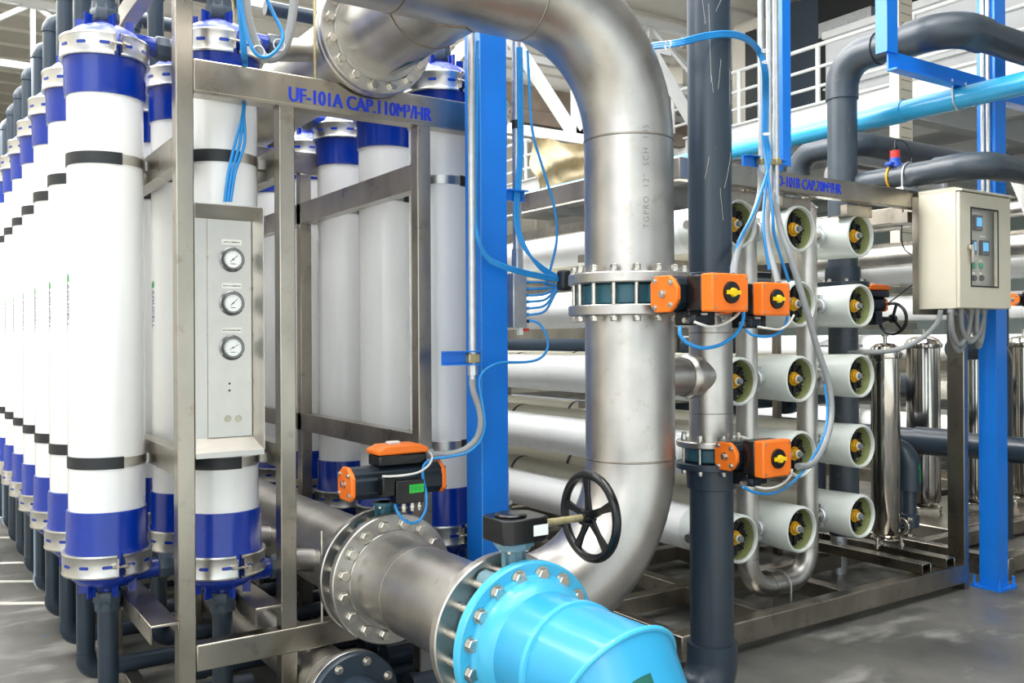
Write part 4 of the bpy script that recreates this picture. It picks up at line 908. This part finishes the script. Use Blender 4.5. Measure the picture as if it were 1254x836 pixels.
MB().prism([(cya-.035, czb-.012), (cya-.035, czb-.004), (cya+.01, czb+.012), (cyb, czb+.012), (cyb, czb)], (cxa-.002, 0, 0), (0, 1, 0), (0, 0, 1), (1, 0, 0), cxb-cxa+.02).build('rain_hood', M['cabinet'], t)
def frame_panel(mb, x0, x1, z0, z1, hx0, hx1, hz0, hz1, y0, y1):
    mb.box((x0, y0, z0), (hx0, y1, z1)).box((hx1, y0, z0), (x1, y1, z1)).box((hx0, y0, z0), (hx1, y1, hz0)).box((hx0, y0, hz1), (hx1, y1, z1)); return mb
d = frame_panel(MB(), cxa+.004, cxb-.002, cza+.004, czb-.016, wu0, wu1, wz0, wz1, cya-.016, cya+.003).build('door', M['cabinet'], t)
frame_panel(MB(), wu0-.008, wu1+.008, wz0-.008, wz1+.008, wu0, wu1, wz0, wz1, cya-.019, cya-.0155).build('window_seal', M['dark'], d)
MB().box((wu0, cya-.006, wz0), (wu1, cya-.003, wz1)).build('window_pane', M['glass'], d)
MB().box((cxa+.012, cya+.05, cza+.012), (cxb-.012, cya+.055, czb-.012)).build('instrument_plate', M['cabin'], t)
hp = P(1186, 303, Y=wy); m = MB().cyl(hp, hp+V(0, -.02, 0), .018, n=20); m.box((hp.x-.009, hp.y-.032, hp.z-.085), (hp.x+.009, hp.y-.018, hp.z+.012)).cyl(hp+V(.02, 0, .008), hp+V(.02, -.02, .008), .013, n=16); m.build('lever_handle', M['polish'], d, bevel=.003)
yi = cya+.05
def onplate(u, v): return P(u, v, Y=yi)
for k, (u, v, w_, h_) in enumerate(((1195, 273.5, .075, .085), (1203, 304, .078, .085), (1190, 303, .035, .08))):
    p = onplate(u, v); s = MB().box((p.x-w_/2, yi-.02, p.z-h_/2), (p.x+w_/2, yi, p.z+h_/2)).build('panel_meter', M['black'], t, bevel=.003)
    MB().box((p.x-w_*.36, yi-.0212, p.z-h_*.22), (p.x+w_*.36, yi-.0202, p.z+h_*.36)).build('screen', M['screen'], s)
    for q in range(4): MB().box((p.x-w_*.34+q*w_*.19, yi-.0212, p.z-h_*.40), (p.x-w_*.34+q*w_*.19+.006, yi-.0202, p.z-h_*.34)).build('key', M['hose'], s)
for u, v, mm in ((1191, 325.5, 'button'), (1200, 325.5, 'button'), (1192, 340.5, 'black'), (1201, 340.5, 'black')):
    p = onplate(u, v); b = MB().lathe([(0, 0), (.017, 0), (.016, .012), (.012, .016), (0, .016)], (p.x, yi, p.z), (0, -1, 0), 20).build('push_button' if mm == 'button' else 'selector_switch', M[mm], t)
    MB().box((p.x-.012, yi-.002, p.z+.021), (p.x+.012, yi, p.z+.033)).build('name_label', M['paper'], t)
p = onplate(1203, 289.5); MB().box((p.x-.03, yi-.001, p.z-.004), (p.x+.03, yi, p.z+.004)).build('name_label', M['paper'], t)
p = onplate(1195, 261); MB().box((p.x-.04, yi-.001, p.z-.004), (p.x+.04, yi, p.z+.004)).build('name_label', M['paper'], t)
MB().box((cxa-.035, cyb, cza-.03), (cxb-.02, cyb+.018, czb-.02)).box((cxa-.035, cyb-.02, cza-.03), (cxa-.03, cyb, czb-.05)).build('mounting_plate', M['frame'], t)
# cable loops under it
lp = [(4.735, 4.985, .20), (4.765, 5.02, .235), (4.795, 5.075, .215), (4.83, 5.115, .185), (5.03, 5.16, .19), (5.06, 5.20, .215)]
for i, (xa, xe, dp) in enumerate(lp):
    y = 2.79+.022*(i % 3); m_ = (xa+xe)/2; w_ = (xe-xa)/2
    mb = MB().tube(spline([(xa, y, cza), (xa+.003, y, cza-.05), (xa+w_*.25, y+.01, cza-dp*.65), (m_-w_*.1, y+.02, cza-dp), (m_+w_*.6, y+.025, cza-dp*.72), (xe, y+.03, cza-.05), (xe, y+.03, cza)]), .0135, 10)
    mb.cyl((xa, y, cza-.025), (xa, y, cza), .018, n=12).cyl((xe, y+.03, cza-.025), (xe, y+.03, cza), .018, n=12)
    mb.build('cable_loop', M['hose'], label='grey conduit loop under the control cabinet, '+ORD[i]+' gland from the left', cat='conduit', group='conduit loops under the cabinet')
a = [P(1152, 380, Y=2.80), P(1148, 395, Y=2.82), P(1133, 411, Y=2.88), P(1110, 424, Y=2.95), P(1085, 430, Y=3.02), P(1058, 431, Y=3.1), P(1040, 432, Y=3.25)]
MB().tube(spline(a), .0135, 10).build('conduit_hose', M['hose'], label='grey conduit hose sweeping left from the cabinet bottom to the vessel rack', cat='conduit')
# ================================================================ cartridge filters
def make_cartridge(x, y, r, z0, z1, label):
    t = thing('cartridge_filter', label, 'filter housing', (x, y, z0), 'polished cartridge filters')
    MB().lathe([(0, z0+.06), (r*.7, z0+.06), (r, z0+.10), (r, z1-.09)], (x, y, 0), (0, 0, 1), 48).build('housing', M['polish'], t)
    MB().lathe([(r, z1-.09), (r*1.12, z1-.085), (r*1.14, z1-.07), (r*1.14, z1-.055), (r*1.05, z1-.045)], (x, y, 0), (0, 0, 1), 48).build('clamp_ring', M['polish'], t)
    MB().lathe([(r*1.05, z1-.045), (r*.95, z1-.02), (r*.6, z1), (0, z1+.006)], (x, y, 0), (0, 0, 1), 40).build('lid', M['polish'], t)
    MB().cyl((x, y, z1), (x, y, z1+.05), .012, n=12).tube([(x-.03, y, z1+.05), (x+.03, y, z1+.05)], .006, 8).build('vent_plug', M['bolt'], t)
    MB().ring((x, y, z0+.055), (x, y, z0+.065), r*1.06, r*.8, 40).build('base_ring', M['polish'], t)
    for k in range(3):
        a = PI/2*3+.5+k*2*PI/3; c = V(x+r*1.02*math.cos(a), y+r*1.02*math.sin(a), 0); MB().cyl(c+V(0, 0, z0), c+V(0, 0, z0+.07), .011, n=12).hexa(c+V(0, 0, z0+.02), (0, 0, 1), .017, .014).build('leg', M['bolt'], t)
    MB().hexa((x+r*1.16, y-.03, z1-.065), (0, -1, 0), .012, .02).build('clamp_bolt', M['bolt'], t)
    return t
f1 = make_cartridge(4.985, 3.36, .085, .212, 1.46, 'nearest polished steel filter housing, standing on the vessel rack base')
make_cartridge(6.70, 4.18, .125, .10, 1.50, 'wide polished filter housing seen just left of the steel post')
make_cartridge(7.20, 4.05, .125, .10, 1.50, 'polished filter housing seen between the steel post and the blue column')
make_cartridge(7.78, 3.95, .125, .10, 1.50, 'polished filter housing at the right edge of the photo')
MB().box((6.3, 3.72, 0), (8.2, 4.55, .10)).build('filter_plinth', M['frame'], label='low steel plinth under the three far filter housings', cat='plinth', bevel=.01)
MB().lathe([(0, 0), (.15, 0), (.15, .012), (.06, .05), (0, .05)], (4.93, 3.66, 1.44), (0, 0, 1), 36).cyl((4.93, 3.66, .0), (4.93, 3.66, 1.44), .05, n=24).build('filter_lid_post', M['galv'], label='pale domed lid on a pipe just behind the nearest filter housing', cat='lid')
# dark plastic pipes beside the filters
t = thing('filter_outlet_pipe', 'dark plastic outlet pipe with round elbow right of the nearest filter housing', 'pipe', (5.17, 3.4, .25))
MB().tube(fillet([(5.17, 3.75, .80), (5.17, 3.32, .80), (5.17, 3.32, .36), (5.10, 3.32, .30)], .05, 10), .04, 28).tube(fillet([(5.17, 3.6, .80), (5.17, 3.32, .80), (5.17, 3.32, .55)], .10, 14), .064, 32).lathe([(.04, 0), (.055, .005), (.055, .08), (.04, .085)], (5.17, 3.32, .32), (0, 0, 1), 28).build('pipe', M['pvc'], t)
MB().ring((5.075, 3.32, .335), (5.095, 3.32, .335), .055, .03, 32).hexa((5.085, 3.27, .385), (0, -1, 0), .012, .02).hexa((5.085, 3.27, .285), (0, -1, 0), .012, .02).build('clamp', M['bolt'], t)
mb = MB(); pp = onpipe(5.17, 3.32, .0648, [(-.008, 0), (.008, 0), (.008, .09), (.02, .09), (0, .13), (-.02, .09), (-.008, .09)], .60, math.radians(-80)); mb.add(pp, [list(range(7))]); mb.build('flow_arrow', M['arrow'], t)
t = thing('rear_manifold_pipe', 'long dark plastic pipe running low behind the filters and the steel post', 'pipe', (5.93, 5, .5))
MB().tube([(5.93, 2.6, .77), (5.93, 9, .77)], .085, 32).lathe([(.085, 0), (.097, .004), (.097, .30), (.085, .304)], (5.93, 3.45, .77), (0, 1, 0), 32).build('pipe', M['pvc'], t)
for yy in (3.2, 3.9, 4.6): MB().tube([(5.93, yy, 0), (5.93, yy, .70)], .07, 24).build('leg_pipe', M['pvc'], t)
t = thing('rear_skid_frame', 'low dull steel skid frame on the floor behind the right post', 'skid', (6.6, 4, 0))
for yy in (3.0, 3.55, 4.65, 6.4): MB().box((5.7, yy, .02), (8.3, yy+.09, .12)).build('rail', M['frame'], t, bevel=.005)
for xx in (5.62, 8.3): MB().box((xx, 2.95, .0), (xx+.08, 6.6, .13)).build('rail', M['frame'], t, bevel=.005)
MB().tube(fillet([(5.7, 3.33, 1.42), (6.25, 3.33, 1.42), (6.25, 3.33, .12)], .12, 12), .075, 24).build('rear_drop_pipe', M['pvc'], label='dark plastic pipe dropping behind the blue column at lower right', cat='pipe')
# things behind the vessels seen right of them
t, LL = actuator('small orange-capped actuator lying behind the right vessel column', (4.90, 3.40, 1.70), (1, 0, 0), (0, 0, 1), .20, .085, .08, low=True)
MB().tube([(4.80, 3.40, 1.58), (4.88, 3.40, 1.66)], .02, 12).build('bracket', M['black'], t)
t = thing('small_handwheel', 'small three-spoke black handwheel left of the cabinet, beyond the vessel ends', 'handwheel', (5.0, 3.44, 1.5))
wc = P(1093, 390, Y=3.40); rr = .095
MB().tube([V(wc.x+rr*.0, wc.y+rr*math.cos(2*PI*i/36), wc.z+rr*math.sin(2*PI*i/36)) for i in range(37)], .010, 10, caps=False).build('wheel_rim', M['black'], t)
for k in range(3):
    a = PI/2+.3+k*2*PI/3; MB().bar(wc, wc+V(0, (rr)*math.cos(a), rr*math.sin(a)), .014, .012, (1, 0, 0)).build('spoke', M['black'], t)
MB().cyl(wc+V(-.16, 0, 0), wc+V(.02, 0, 0), .012, n=12).lathe([(0, -.012), (.026, -.012), (.026, .014), (0, .014)], wc, (1, 0, 0), 16).obox(wc+V(-.19, 0, 0), (1, 0, 0), (0, 1, 0), (0, 0, 1), .07, .07, .08).build('gear_shaft', M['black'], t)
# ================================================================ conduits, hoses and air tubing
def hose(name, pts, r, m, label, cat='hose', group=None, n=10): return MB().tube(spline([P(*q[:2], **q[2]) for q in pts], 8), r, n).build(name, M[m], label=label, cat=cat, group=group)
def Yv(y): return dict(Y=y)
# conduit on the middle blue column
cy = 3.025
t = thing('wall_conduit', 'galvanised conduit fixed on the middle blue column, with grey hose below', 'conduit', (1.87, cy, 1.4))
c0 = P(578, 300, Y=cy)
MB().tube([(c0.x, cy, 1.43), (c0.x, cy, 7.44)], .0145, 16).build('conduit', M['galv'], t)
MB().cyl((c0.x, cy, 1.36), (c0.x, cy, 1.40), .019, n=6).cyl((c0.x, cy, 1.40), (c0.x, cy, 1.46), .0165, n=16).cyl((c0.x, cy, 1.325), (c0.x, cy, 1.36), .0135, n=16).build('gland', M['galv'], t)
MB().obox((c0.x, cy, 1.425), (1, 0, 0), (0, 1, 0), (0, 0, 1), .05, .034, .04).build('pipe_clamp', M['shaft'], t, bevel=.006)
MB().box((c0.x-.13, cy+.012, 1.405), (c0.x+.04, cy+.018, 1.45)).box((c0.x-.13, cy-.02, 1.45), (c0.x+.04, cy+.018, 1.455)).box((c0.x-.13, cy-.02, 1.40), (c0.x+.04, cy+.018, 1.405)).build('strut_bracket', M['column'], t)
hz = [(578, 465, Yv(cy)), (580, 480, Yv(cy-.01)), (587, 500, Yv(cy-.02)), (589, 520, Yv(cy-.03)), (583, 538, Yv(cy-.02)), (568, 551, Yv(cy)), (550, 556, Yv(3.05)), (535, 557, Yv(3.1)), (518, 557, Yv(3.12))]
hose('conduit_hose', hz, .0135, 'hose', 'grey conduit hose curving from the middle blue column to the left actuator', 'conduit')
hose('air_tube', [(648, 392, Yv(3.0)), (660, 396, Yv(2.98)), (669, 410, Yv(2.96)), (671, 425, Yv(2.96)), (662, 438, Yv(2.97)), (645, 443, Yv(2.99)), (615, 444, Yv(3.0)), (600, 449, Yv(3.0)), (590, 458, Yv(3.0)), (587, 470, Yv(3.0)), (591, 495, Yv(2.99)), (594, 520, Yv(2.98)), (588, 540, Yv(2.99)), (572, 554, Yv(3.0)), (550, 559, Yv(3.03)), (530, 562, Yv(3.05)), (519, 570, Yv(3.05)), (518, 585, Yv(3.03)), (522, 605, Yv(3.0)), (521, 625, Yv(2.99)), (511, 639, Yv(2.98)), (497, 638, Yv(2.98)), (486, 625, Yv(3.0)), (484, 612, Yv(3.02))], .0055, 'tubing', 'blue air tube from the tubing block, past the blue column, looping to the left actuator', 'air tube')
hose('signal_cable', [(468, 583, Yv(3.0)), (480, 583, Yv(2.99)), (500, 581, Yv(2.97)), (515, 577, Yv(2.97)), (526, 568, Yv(3.0)), (529, 558, Yv(3.05)), (522, 552, Yv(3.1)), (508, 553, Yv(3.14))], .0042, 'hosew', 'pale cable looping from the plug to the switch box of the left actuator', 'cable')
# second conduit right of the column, with its tubing block
c1 = P(633, 200, Y=3.10)
t = thing('vertical_conduit', 'galvanised conduit right of the middle blue column, above the tubing block', 'conduit', (c1.x, 3.1, 1.8))
MB().tube([(c1.x, 3.1, 1.86), (c1.x, 3.1, 7.44)], .0195, 16).build('conduit', M['galv'], t)
zb_ = P(633, 153, Y=3.1).z; MB().cyl((c1.x, 3.1, zb_-.018), (c1.x, 3.1, zb_+.018), .0205, n=16).build('black_tape', M['dark'], t)
MB().cyl((c1.x, 3.1, 1.78), (c1.x, 3.1, 1.87), .024, n=8).cyl((c1.x, 3.1, 1.75), (c1.x, 3.1, 1.79), .017, n=16).build('gland', M['galv'], t)
zc = P(627, 242, Y=3.1).z; MB().box((2.01, 3.06, zc-.02), (c1.x+.01, 3.075, zc+.02)).box((2.01, 3.03, zc+.018), (c1.x+.01, 3.075, zc+.023)).hexa((c1.x-.02, 3.06, zc), (0, -1, 0), .008, .008).hexa((c1.x+.0, 3.06, zc), (0, -1, 0), .008, .008).build('blue_bracket', M['column'], t)
bz1, bz0 = P(633, 335, Y=3.08).z, P(633, 401, Y=3.08).z; bx0, bx1 = P(625.5, 370, Y=3.08).x, P(642, 370, Y=3.08).x
t = thing('tubing_block', 'grey metal tubing block with seven blue air tubes plugged into its right side', 'manifold block', (c1.x, 3.08, bz0))
MB().box((bx0, 3.06, bz0), (bx1, 3.12, bz1)).build('block', M['galv'], t, bevel=.003)
MB().box((c1.x-.01, 3.075, bz1), (c1.x+.01, 3.1, bz1+.10)).build('neck', M['galv'], t)
MB().box((c1.x-.012, 3.07, bz0-.03), (c1.x+.006, 3.09, bz0)).build('drain', M['paper'], t); MB().box((c1.x+.016, 3.07, bz0-.015), (c1.x+.036, 3.085, bz0-.004)).build('red_tag', M['red'], t)
vs_ = [345, 353, 361, 369, 377, 385, 393]
for v in vs_: p = P(644, v, Y=3.06); MB().cyl((bx1, 3.075, p.z), (bx1+.018, 3.075, p.z), .0075, n=10).build('push_fitting', M['black'], t)
bx = (690, 346)
for i, v in enumerate(vs_[:6]):
    hose('air_tube', [(645, v, Yv(3.06)), (652, v+(.5 if i < 3 else 0), Yv(3.04)), (668, v+(2.5-i)*1.2-2, Yv(3.02)), (682, 352+(i-2)*1.2, Yv(3.0)), (689, 348, Yv(2.99)), (692-i*.5, 340, Yv(3.0))], .0052, 'tubing', 'blue air tube from the tubing block to the bundle, '+ORD[i]+' fitting from the top', 'air tube', 'air tubes of the tubing block')
bl = [[(634+d, 58, Yv(3.07)), (635+d, 120, Yv(3.07)), (635+d, 190, Yv(3.07)), (631+d, 240, Yv(3.05)), (631+d, 275, Yv(3.04)), (641+d*.7, 303, Yv(3.02)), (660, 323+d, Yv(3.0)), (678, 335+d, Yv(2.99)), (690, 342+d*.5, Yv(2.98))] for d in (0, 2.2, 4.4)]
for i, q in enumerate(bl): hose('air_tube', q, .0058, 'tubing', 'blue air tube strapped to the conduit right of the blue column, '+['left', 'middle', 'right'][i]+' of three', 'air tube', 'air tubes along the right conduit')
hose('air_tube', [(646, 62, Yv(2.95)), (648, 100, Yv(2.95)), (652, 160, Yv(2.95)), (666, 210, Yv(2.95)), (679, 255, Yv(2.95)), (682, 290, Yv(2.96)), (676, 322, Yv(2.98)), (668, 350, Yv(3.03))], .0055, 'tubing', 'single blue air tube hanging loose inside the bend of the big steel pipe', 'air tube')
for i, d in enumerate((0, 2.4, 4.8)):
    hose('air_tube', [(585-d*.3, 50, Yv(3.03)), (584-d*.3, 160, Yv(3.03)), (583-d*.2, 260, Yv(3.02)), (586-d*.2, 290+d, Yv(3.0)), (597, 313+d, Yv(3.0)), (612, 322+d, Yv(2.99)), (640, 331+d, Yv(2.98)), (668, 337+d, Yv(2.98)), (690, 342+d*.6, Yv(2.98))], .005, 'tubing', 'blue air tube coming down the middle blue column into the bundle, '+['top', 'middle', 'lowest'][i]+' of three', 'air tube', 'air tubes on the blue column')
p = P(691, 343, Y=2.97); MB().obox(p, (1, 0, 0), (0, 1, 0), (0, 0, 1), .05, .05, .085).build('cable_gland', M['dark'], label='dark bundle gland where the blue air tubes meet beside the big valve', cat='gland', bevel=.012)
# cables in front at upper left
for i, d in enumerate((0, 2.6, 5.2)):
    hose('air_tube', [(290+d*.9, -20, Yv(3.19)), (294+d*.9, 30, Yv(3.19)), (297+d*.8, 68, Yv(3.20)), (299+d*.5, 76, Yv(3.31)), (298+d*.5, 100, Yv(3.315)), (298+d*.5, 118, Yv(3.31)), (297+d*.3, 140, Yv(3.3)), (288+d*2.2, 175, Yv(3.29)), (280+d*1.6, 210, Yv(3.29)), (275+d*1.4, 247, Yv(3.29))], .0058, 'tubing', 'blue air tube dropping behind the lettered beam into the gauge panel, '+['left', 'middle', 'right'][i]+' of three', 'air tube', 'air tubes of the gauge panel')
hose('conduit_hose', [(362, -20, Yv(3.1)), (358, 20, Yv(3.1)), (352, 50, Yv(3.1)), (341, 68, Yv(3.1)), (330, 72, Yv(3.1)), (322, 68, Yv(3.1)), (312, 50, Yv(3.1)), (304, 22, Yv(3.1)), (299, -20, Yv(3.1))], .0155, 'hose', 'thick grey conduit hose hanging in a loop above the lettered beam', 'conduit')
hose('air_tube', [(322, -12, Yv(3.08)), (334, 15, Yv(3.08)), (344, 35, Yv(3.07)), (346, 48, Yv(3.06)), (338, 62, Yv(3.06)), (325, 70, Yv(3.06)), (313, 65, Yv(3.06)), (303, 45, Yv(3.07)), (296, 10, Yv(3.08)), (292, -20, Yv(3.08))], .0065, 'tubing', 'blue air tube looping around the thick grey hose above the lettered beam', 'air tube')
for k, (u, v, dy) in enumerate(((343, 54, 3.075), (318, 62, 3.075))):
    p = P(u, v, Y=dy); MB().tube([p+V(.020*math.cos(a), .01, .020*math.sin(a)) for a in [2*PI*j/16 for j in range(17)]], .0025, 6).build('cable_tie', M['tie'], label='white cable tie around the hanging grey hose, '+['right', 'left'][k]+' side of its loop', cat='cable tie', group='cable ties on the hanging hose')
# blue bundle over the dark riser and down the conduits
by_ = 2.40
for i, d in enumerate((0, 2.6, 5.2)):
    hose('air_tube', [(770, 62+d, Yv(2.74)), (800, 54+d, Yv(2.6)), (830, 50+d, Yv(by_)), (862, 42+d, Yv(by_)), (890, 39+d, Yv(by_)), (912, 44+d, Yv(by_+.05)), (930-d*.5, 60+d*.6, Yv(by_+.15)), (939-d*.9, 85, Yv(2.55)), (940-d*.9, 120, Yv(2.6)), (939-d*.9, 165, Yv(2.6)), (943-d*1.0, 195, Yv(2.58)), [(925, 255, Yv(2.5)), (935, 260, Yv(2.5)), (946, 260, Yv(2.5))][i], [(905, 295, Yv(2.42)), (936, 290, Yv(2.46)), (949, 290, Yv(2.5))][i], [(895, 330, Yv(2.30)), (942, 330, Yv(2.42)), (966, 345, Yv(2.5))][i]], .0062, 'tubing', 'blue air tube arching over the dark riser and down to the actuators, '+['top', 'middle', 'lowest'][i]+' of three', 'air tube', 'air tubes over the dark riser')
for k, (u, v) in enumerate(((835, 52), (818, 55), (937, 62), (938, 76), (939, 164))):
    p = P(u, v, Y=by_ if k < 2 else 2.52); ax = (0, 0, 1) if k > 1 else (1, 0, 0)
    MB().ring(p-V(*ax)*.003, p+V(*ax)*.003, .0165, .0145, 20, .0005).build('cable_tie', M['tie'], label='white cable tie on the blue air tubes, '+ORD[k]+' along from the big pipe', cat='cable tie', group='cable ties on the riser tubes')
# three conduits beside the hanging post
cd = []
for i, (u, vb) in enumerate(((932, 205), (942, 240), (950, 243))):
    p = P(u, 100, Y=2.66); z0 = P(u, vb, Y=2.66).z
    t = thing('galvanised_conduit', ['left', 'middle', 'right'][i]+' one of three galvanised conduits beside the hanging blue post', 'conduit', (p.x, 2.66, z0), 'conduits beside the hanging post')
    MB().tube([(p.x, 2.66, z0), (p.x, 2.66, 7.44)], .013, 14).build('conduit', M['galv'], t)
    MB().cyl((p.x, 2.66, z0-.03), (p.x, 2.66, z0+.012), .0175, n=8).build('gland', M['galv'], t); cd.append((p.x, z0))
    zz = P(u, 198, Y=2.66).z; MB().obox((p.x, 2.66, zz), (1, 0, 0), (0, 1, 0), (0, 0, 1), .036, .036, .03).build('pipe_clamp', M['shaft'], t, bevel=.005)
zz = P(925, 198, Y=2.67).z
MB().box((cd[0][0]-.09, 2.68, zz-.02), (3.235, 2.69, zz+.02)).box((cd[0][0]-.09, 2.655, zz+.02), (3.235, 2.69, zz+.024)).build('strut_bracket', M['column'], label='blue strut bracket holding the three conduits near their lower ends', cat='bracket')
hose('conduit_hose', [(932, 209, Yv(2.66)), (930, 240, Yv(2.64)), (920, 270, Yv(2.55)), (908, 293, Yv(2.45)), (901, 315, Yv(2.35)), (898, 338, Yv(2.20))], .0135, 'hose', 'grey conduit hose running down left to the biggest actuator', 'conduit')
hose('conduit_hose', [(942, 246, Yv(2.66)), (939, 270, Yv(2.64)), (940, 295, Yv(2.58)), (946, 320, Yv(2.48)), (953, 348, Yv(2.32))], .0125, 'hose', 'grey conduit hose running down to the actuator on the small riser', 'conduit')
hose('conduit_hose', [(950, 248, Yv(2.66)), (956, 280, Yv(2.62)), (968, 315, Yv(2.55)), (985, 370, Yv(2.5)), (1002, 430, Yv(2.48)), (1015, 470, Yv(2.46)), (1018, 505, Yv(2.44)), (1013, 535, Yv(2.4)), (1002, 558, Yv(2.36)), (990, 570, Yv(2.32)), (977, 571, Yv(2.29))], .0135, 'hose', 'long grey conduit hose sweeping in front of the vessels to the lowest orange actuator', 'conduit')
hose('air_tube', [(1010, 470, Yv(2.47)), (1013, 500, Yv(2.45)), (1011, 525, Yv(2.42)), (1002, 548, Yv(2.38)), (985, 575, Yv(2.3)), (965, 595, Yv(2.22)), (945, 604, Yv(2.18)), (925, 603, Yv(2.17)), (910, 596, Yv(2.17))], .0052, 'tubing', 'blue air tube looping under the lowest orange actuator', 'air tube')
hose('air_tube', [(911, 380, Yv(2.08)), (909, 395, Yv(2.07)), (900, 410, Yv(2.07)), (882, 422, Yv(2.07)), (860, 426, Yv(2.07)), (842, 420, Yv(2.08)), (833, 410, Yv(2.09)), (833, 400, Yv(2.1))], .0060, 'tubing', 'blue air tube looping below the biggest orange actuator', 'air tube')
hose('air_tube', [(965, 386, Yv(2.2)), (962, 396, Yv(2.18)), (955, 407, Yv(2.17)), (940, 412, Yv(2.17)), (922, 410, Yv(2.18)), (913, 403, Yv(2.2))], .0052, 'tubing', 'blue air tube looping below the actuator right of the biggest one', 'air tube')
hose('signal_cable', [(850, 394, Yv(2.06)), (858, 397, Yv(2.05)), (870, 400, Yv(2.05)), (885, 397, Yv(2.05)), (900, 388, Yv(2.05)), (906, 381, Yv(2.07))], .0045, 'hosew', 'pale cable below the biggest orange actuator', 'cable')
hose('signal_cable', [(928, 400, Yv(2.17)), (940, 402, Yv(2.16)), (955, 403, Yv(2.16)), (966, 396, Yv(2.17)), (972, 386, Yv(2.2))], .0042, 'hosew', 'pale cable below the actuator right of the biggest one', 'cable')
hose('signal_cable', [(926, 596, Yv(2.17)), (940, 598, Yv(2.16)), (955, 594, Yv(2.16)), (966, 585, Yv(2.2)), (970, 575, Yv(2.25))], .0042, 'hosew', 'pale cable below the lowest orange actuator', 'cable')
hose('signal_cable', [(1106, 255, Yv(3.2)), (1104, 290, Yv(3.2)), (1108, 305, Yv(3.2)), (1118, 313, Yv(3.1))], .004, 'dark', 'thin dark cable hanging left of the control cabinet', 'cable')
hose('signal_cable', [(1118, 348, Yv(3.0)), (1105, 358, Yv(3.1)), (1092, 368, Yv(3.2)), (1080, 376, Yv(3.35))], .004, 'dark', 'thin dark cable running down left from the cabinet to the small actuator', 'cable')
for i, (xx, yy, rr_, z1) in enumerate(((4.60, 4.3, .09, 2.0), (5.35, 5.2, .11, 1.9), (4.75, 5.6, .10, 1.7), (5.6, 6.6, .12, 2.0))):
    t = thing('dark_standpipe', 'dark plastic standpipe behind the vessel columns, '+ORD[i]+' from the front', 'pipe', (xx, yy, 0), 'standpipes behind the vessels')
    MB().tube(fillet([(xx, yy, 0), (xx, yy, z1), (xx+.8, yy, z1)], .2, 10), rr_, 28).build('pipe', M['pvc'], t)
    MB().ring((xx, yy, z1*.55), (xx, yy, z1*.55+.03), rr_+.06, rr_-.01, 36).ring((xx, yy, z1*.55+.06), (xx, yy, z1*.55+.09), rr_+.06, rr_-.01, 36).build('flange', M['pvc'], t)
for i, (yy, zz) in enumerate(((4.9, 1.05), (6.2, .55), (7.4, 1.4))):
    tag(MB().tube([(4.62, yy, zz), (7.9, yy, zz)], .11, 28).ring((5.9, yy, zz), (5.96, yy, zz), .17, .10, 36).build('dark_cross_pipe', M['pvc']), 'dark plastic pipe crossing behind the vessels, '+ORD[i]+' from the front', 'pipe', 'cross pipes behind the vessels')
t, LL = actuator('orange-capped actuator at the right edge, beyond the right blue column', P(1250, 367, Y=3.5), (1, 0, 0), (0, -1, 0), .20, .09, .09, box=(.13, .11, .08))
c = P(1250, 367, Y=3.5); MB().tube([c+V(0, .05, 0), c+V(0, .12, 0), V(c.x, c.y+.12, 0)], .03, 14).build('mount_post', M['pvc'], t)
for i in range(4):
    hose('white_cable', [(1239, 206+i*5, Yv(3.1)), (1246, 216+i*7, Yv(3.05)), (1256, 236+i*9, Yv(3.0)), (1264, 262+i*9, Yv(3.0)), (1268, 300+i*8, Yv(3.0))], .011, 'hosew', 'white cable curving at the right edge beside the cabinet top, '+ORD[i]+' from the top', 'cable', 'white cables at the right edge')
bb = P(1246, 122, Y=2.93); MB().box((5.466, 2.88, bb.z-.05), (6.6, 2.97, bb.z+.05)).build('blue_side_beam', M['column'], label='short dark blue beam running right from the right blue column', cat='beam', bevel=.003)
# ================================================================ low pipes under the column rack
t = thing('drain_header_pipe', 'brown-grey steel drain header running back low under the columns, flanged at the front', 'pipe', (1.30, 5, .1))
MB().cyl((1.30, 3.0, .235), (1.30, 8.5, .235), .105, n=48).build('pipe', M['steel'], t)
MB().ring((1.30, 2.985, .235), (1.30, 3.01, .235), .165, .08, 48).build('flange', M['steel'], t)
weld((1.30, 3.16, .235), (0, 1, 0), .105, t, .004); weld((1.30, 4.2, .235), (0, 1, 0), .105, t, .004)
MB().box((1.14, 3.4, .0), (1.19, 3.44, .13)).box((1.41, 3.4, .0), (1.46, 3.44, .13)).box((1.14, 3.4, .115), (1.46, 3.44, .132)).build('saddle', M['frame'], t)
t = thing('drain_flange_pipe', 'dark blue-grey plastic flange and elbow bolted to the front of the drain header', 'pipe', (1.30, 2.95, .0))
MB().ring((1.30, 2.95, .235), (1.30, 2.98, .235), .165, .07, 48, .006).build('flange', M['pvc'], t)
MB().tube(fillet([(1.30, 2.95, .235), (1.30, 2.78, .235), (1.30, 2.78, .0)], .12, 12), .09, 32).build('elbow', M['pvc'], t)
bolts(t, (1.30, 2.98, .235), (0, 1, 0), .138, 8, .014, -.03, .03, a0=.3, br=.013)
for i, yy in enumerate((3.35, 3.62, 3.9)):
    tag(MB().tube([(1.66+.02*i, yy-.1, .11+.04*(i % 2)), (2.7, yy-.1, .11+.04*(i % 2))], .055, 24).lathe([(.055, 0), (.064, .003), (.064, .09), (.055, .093)], (1.9, yy-.1, .11+.04*(i % 2)), (1, 0, 0), 24).build('floor_pipe', M['pvc']), 'dark plastic pipe on the floor under the column rack, '+ORD[i]+' from the front', 'pipe', 'floor pipes under the rack')
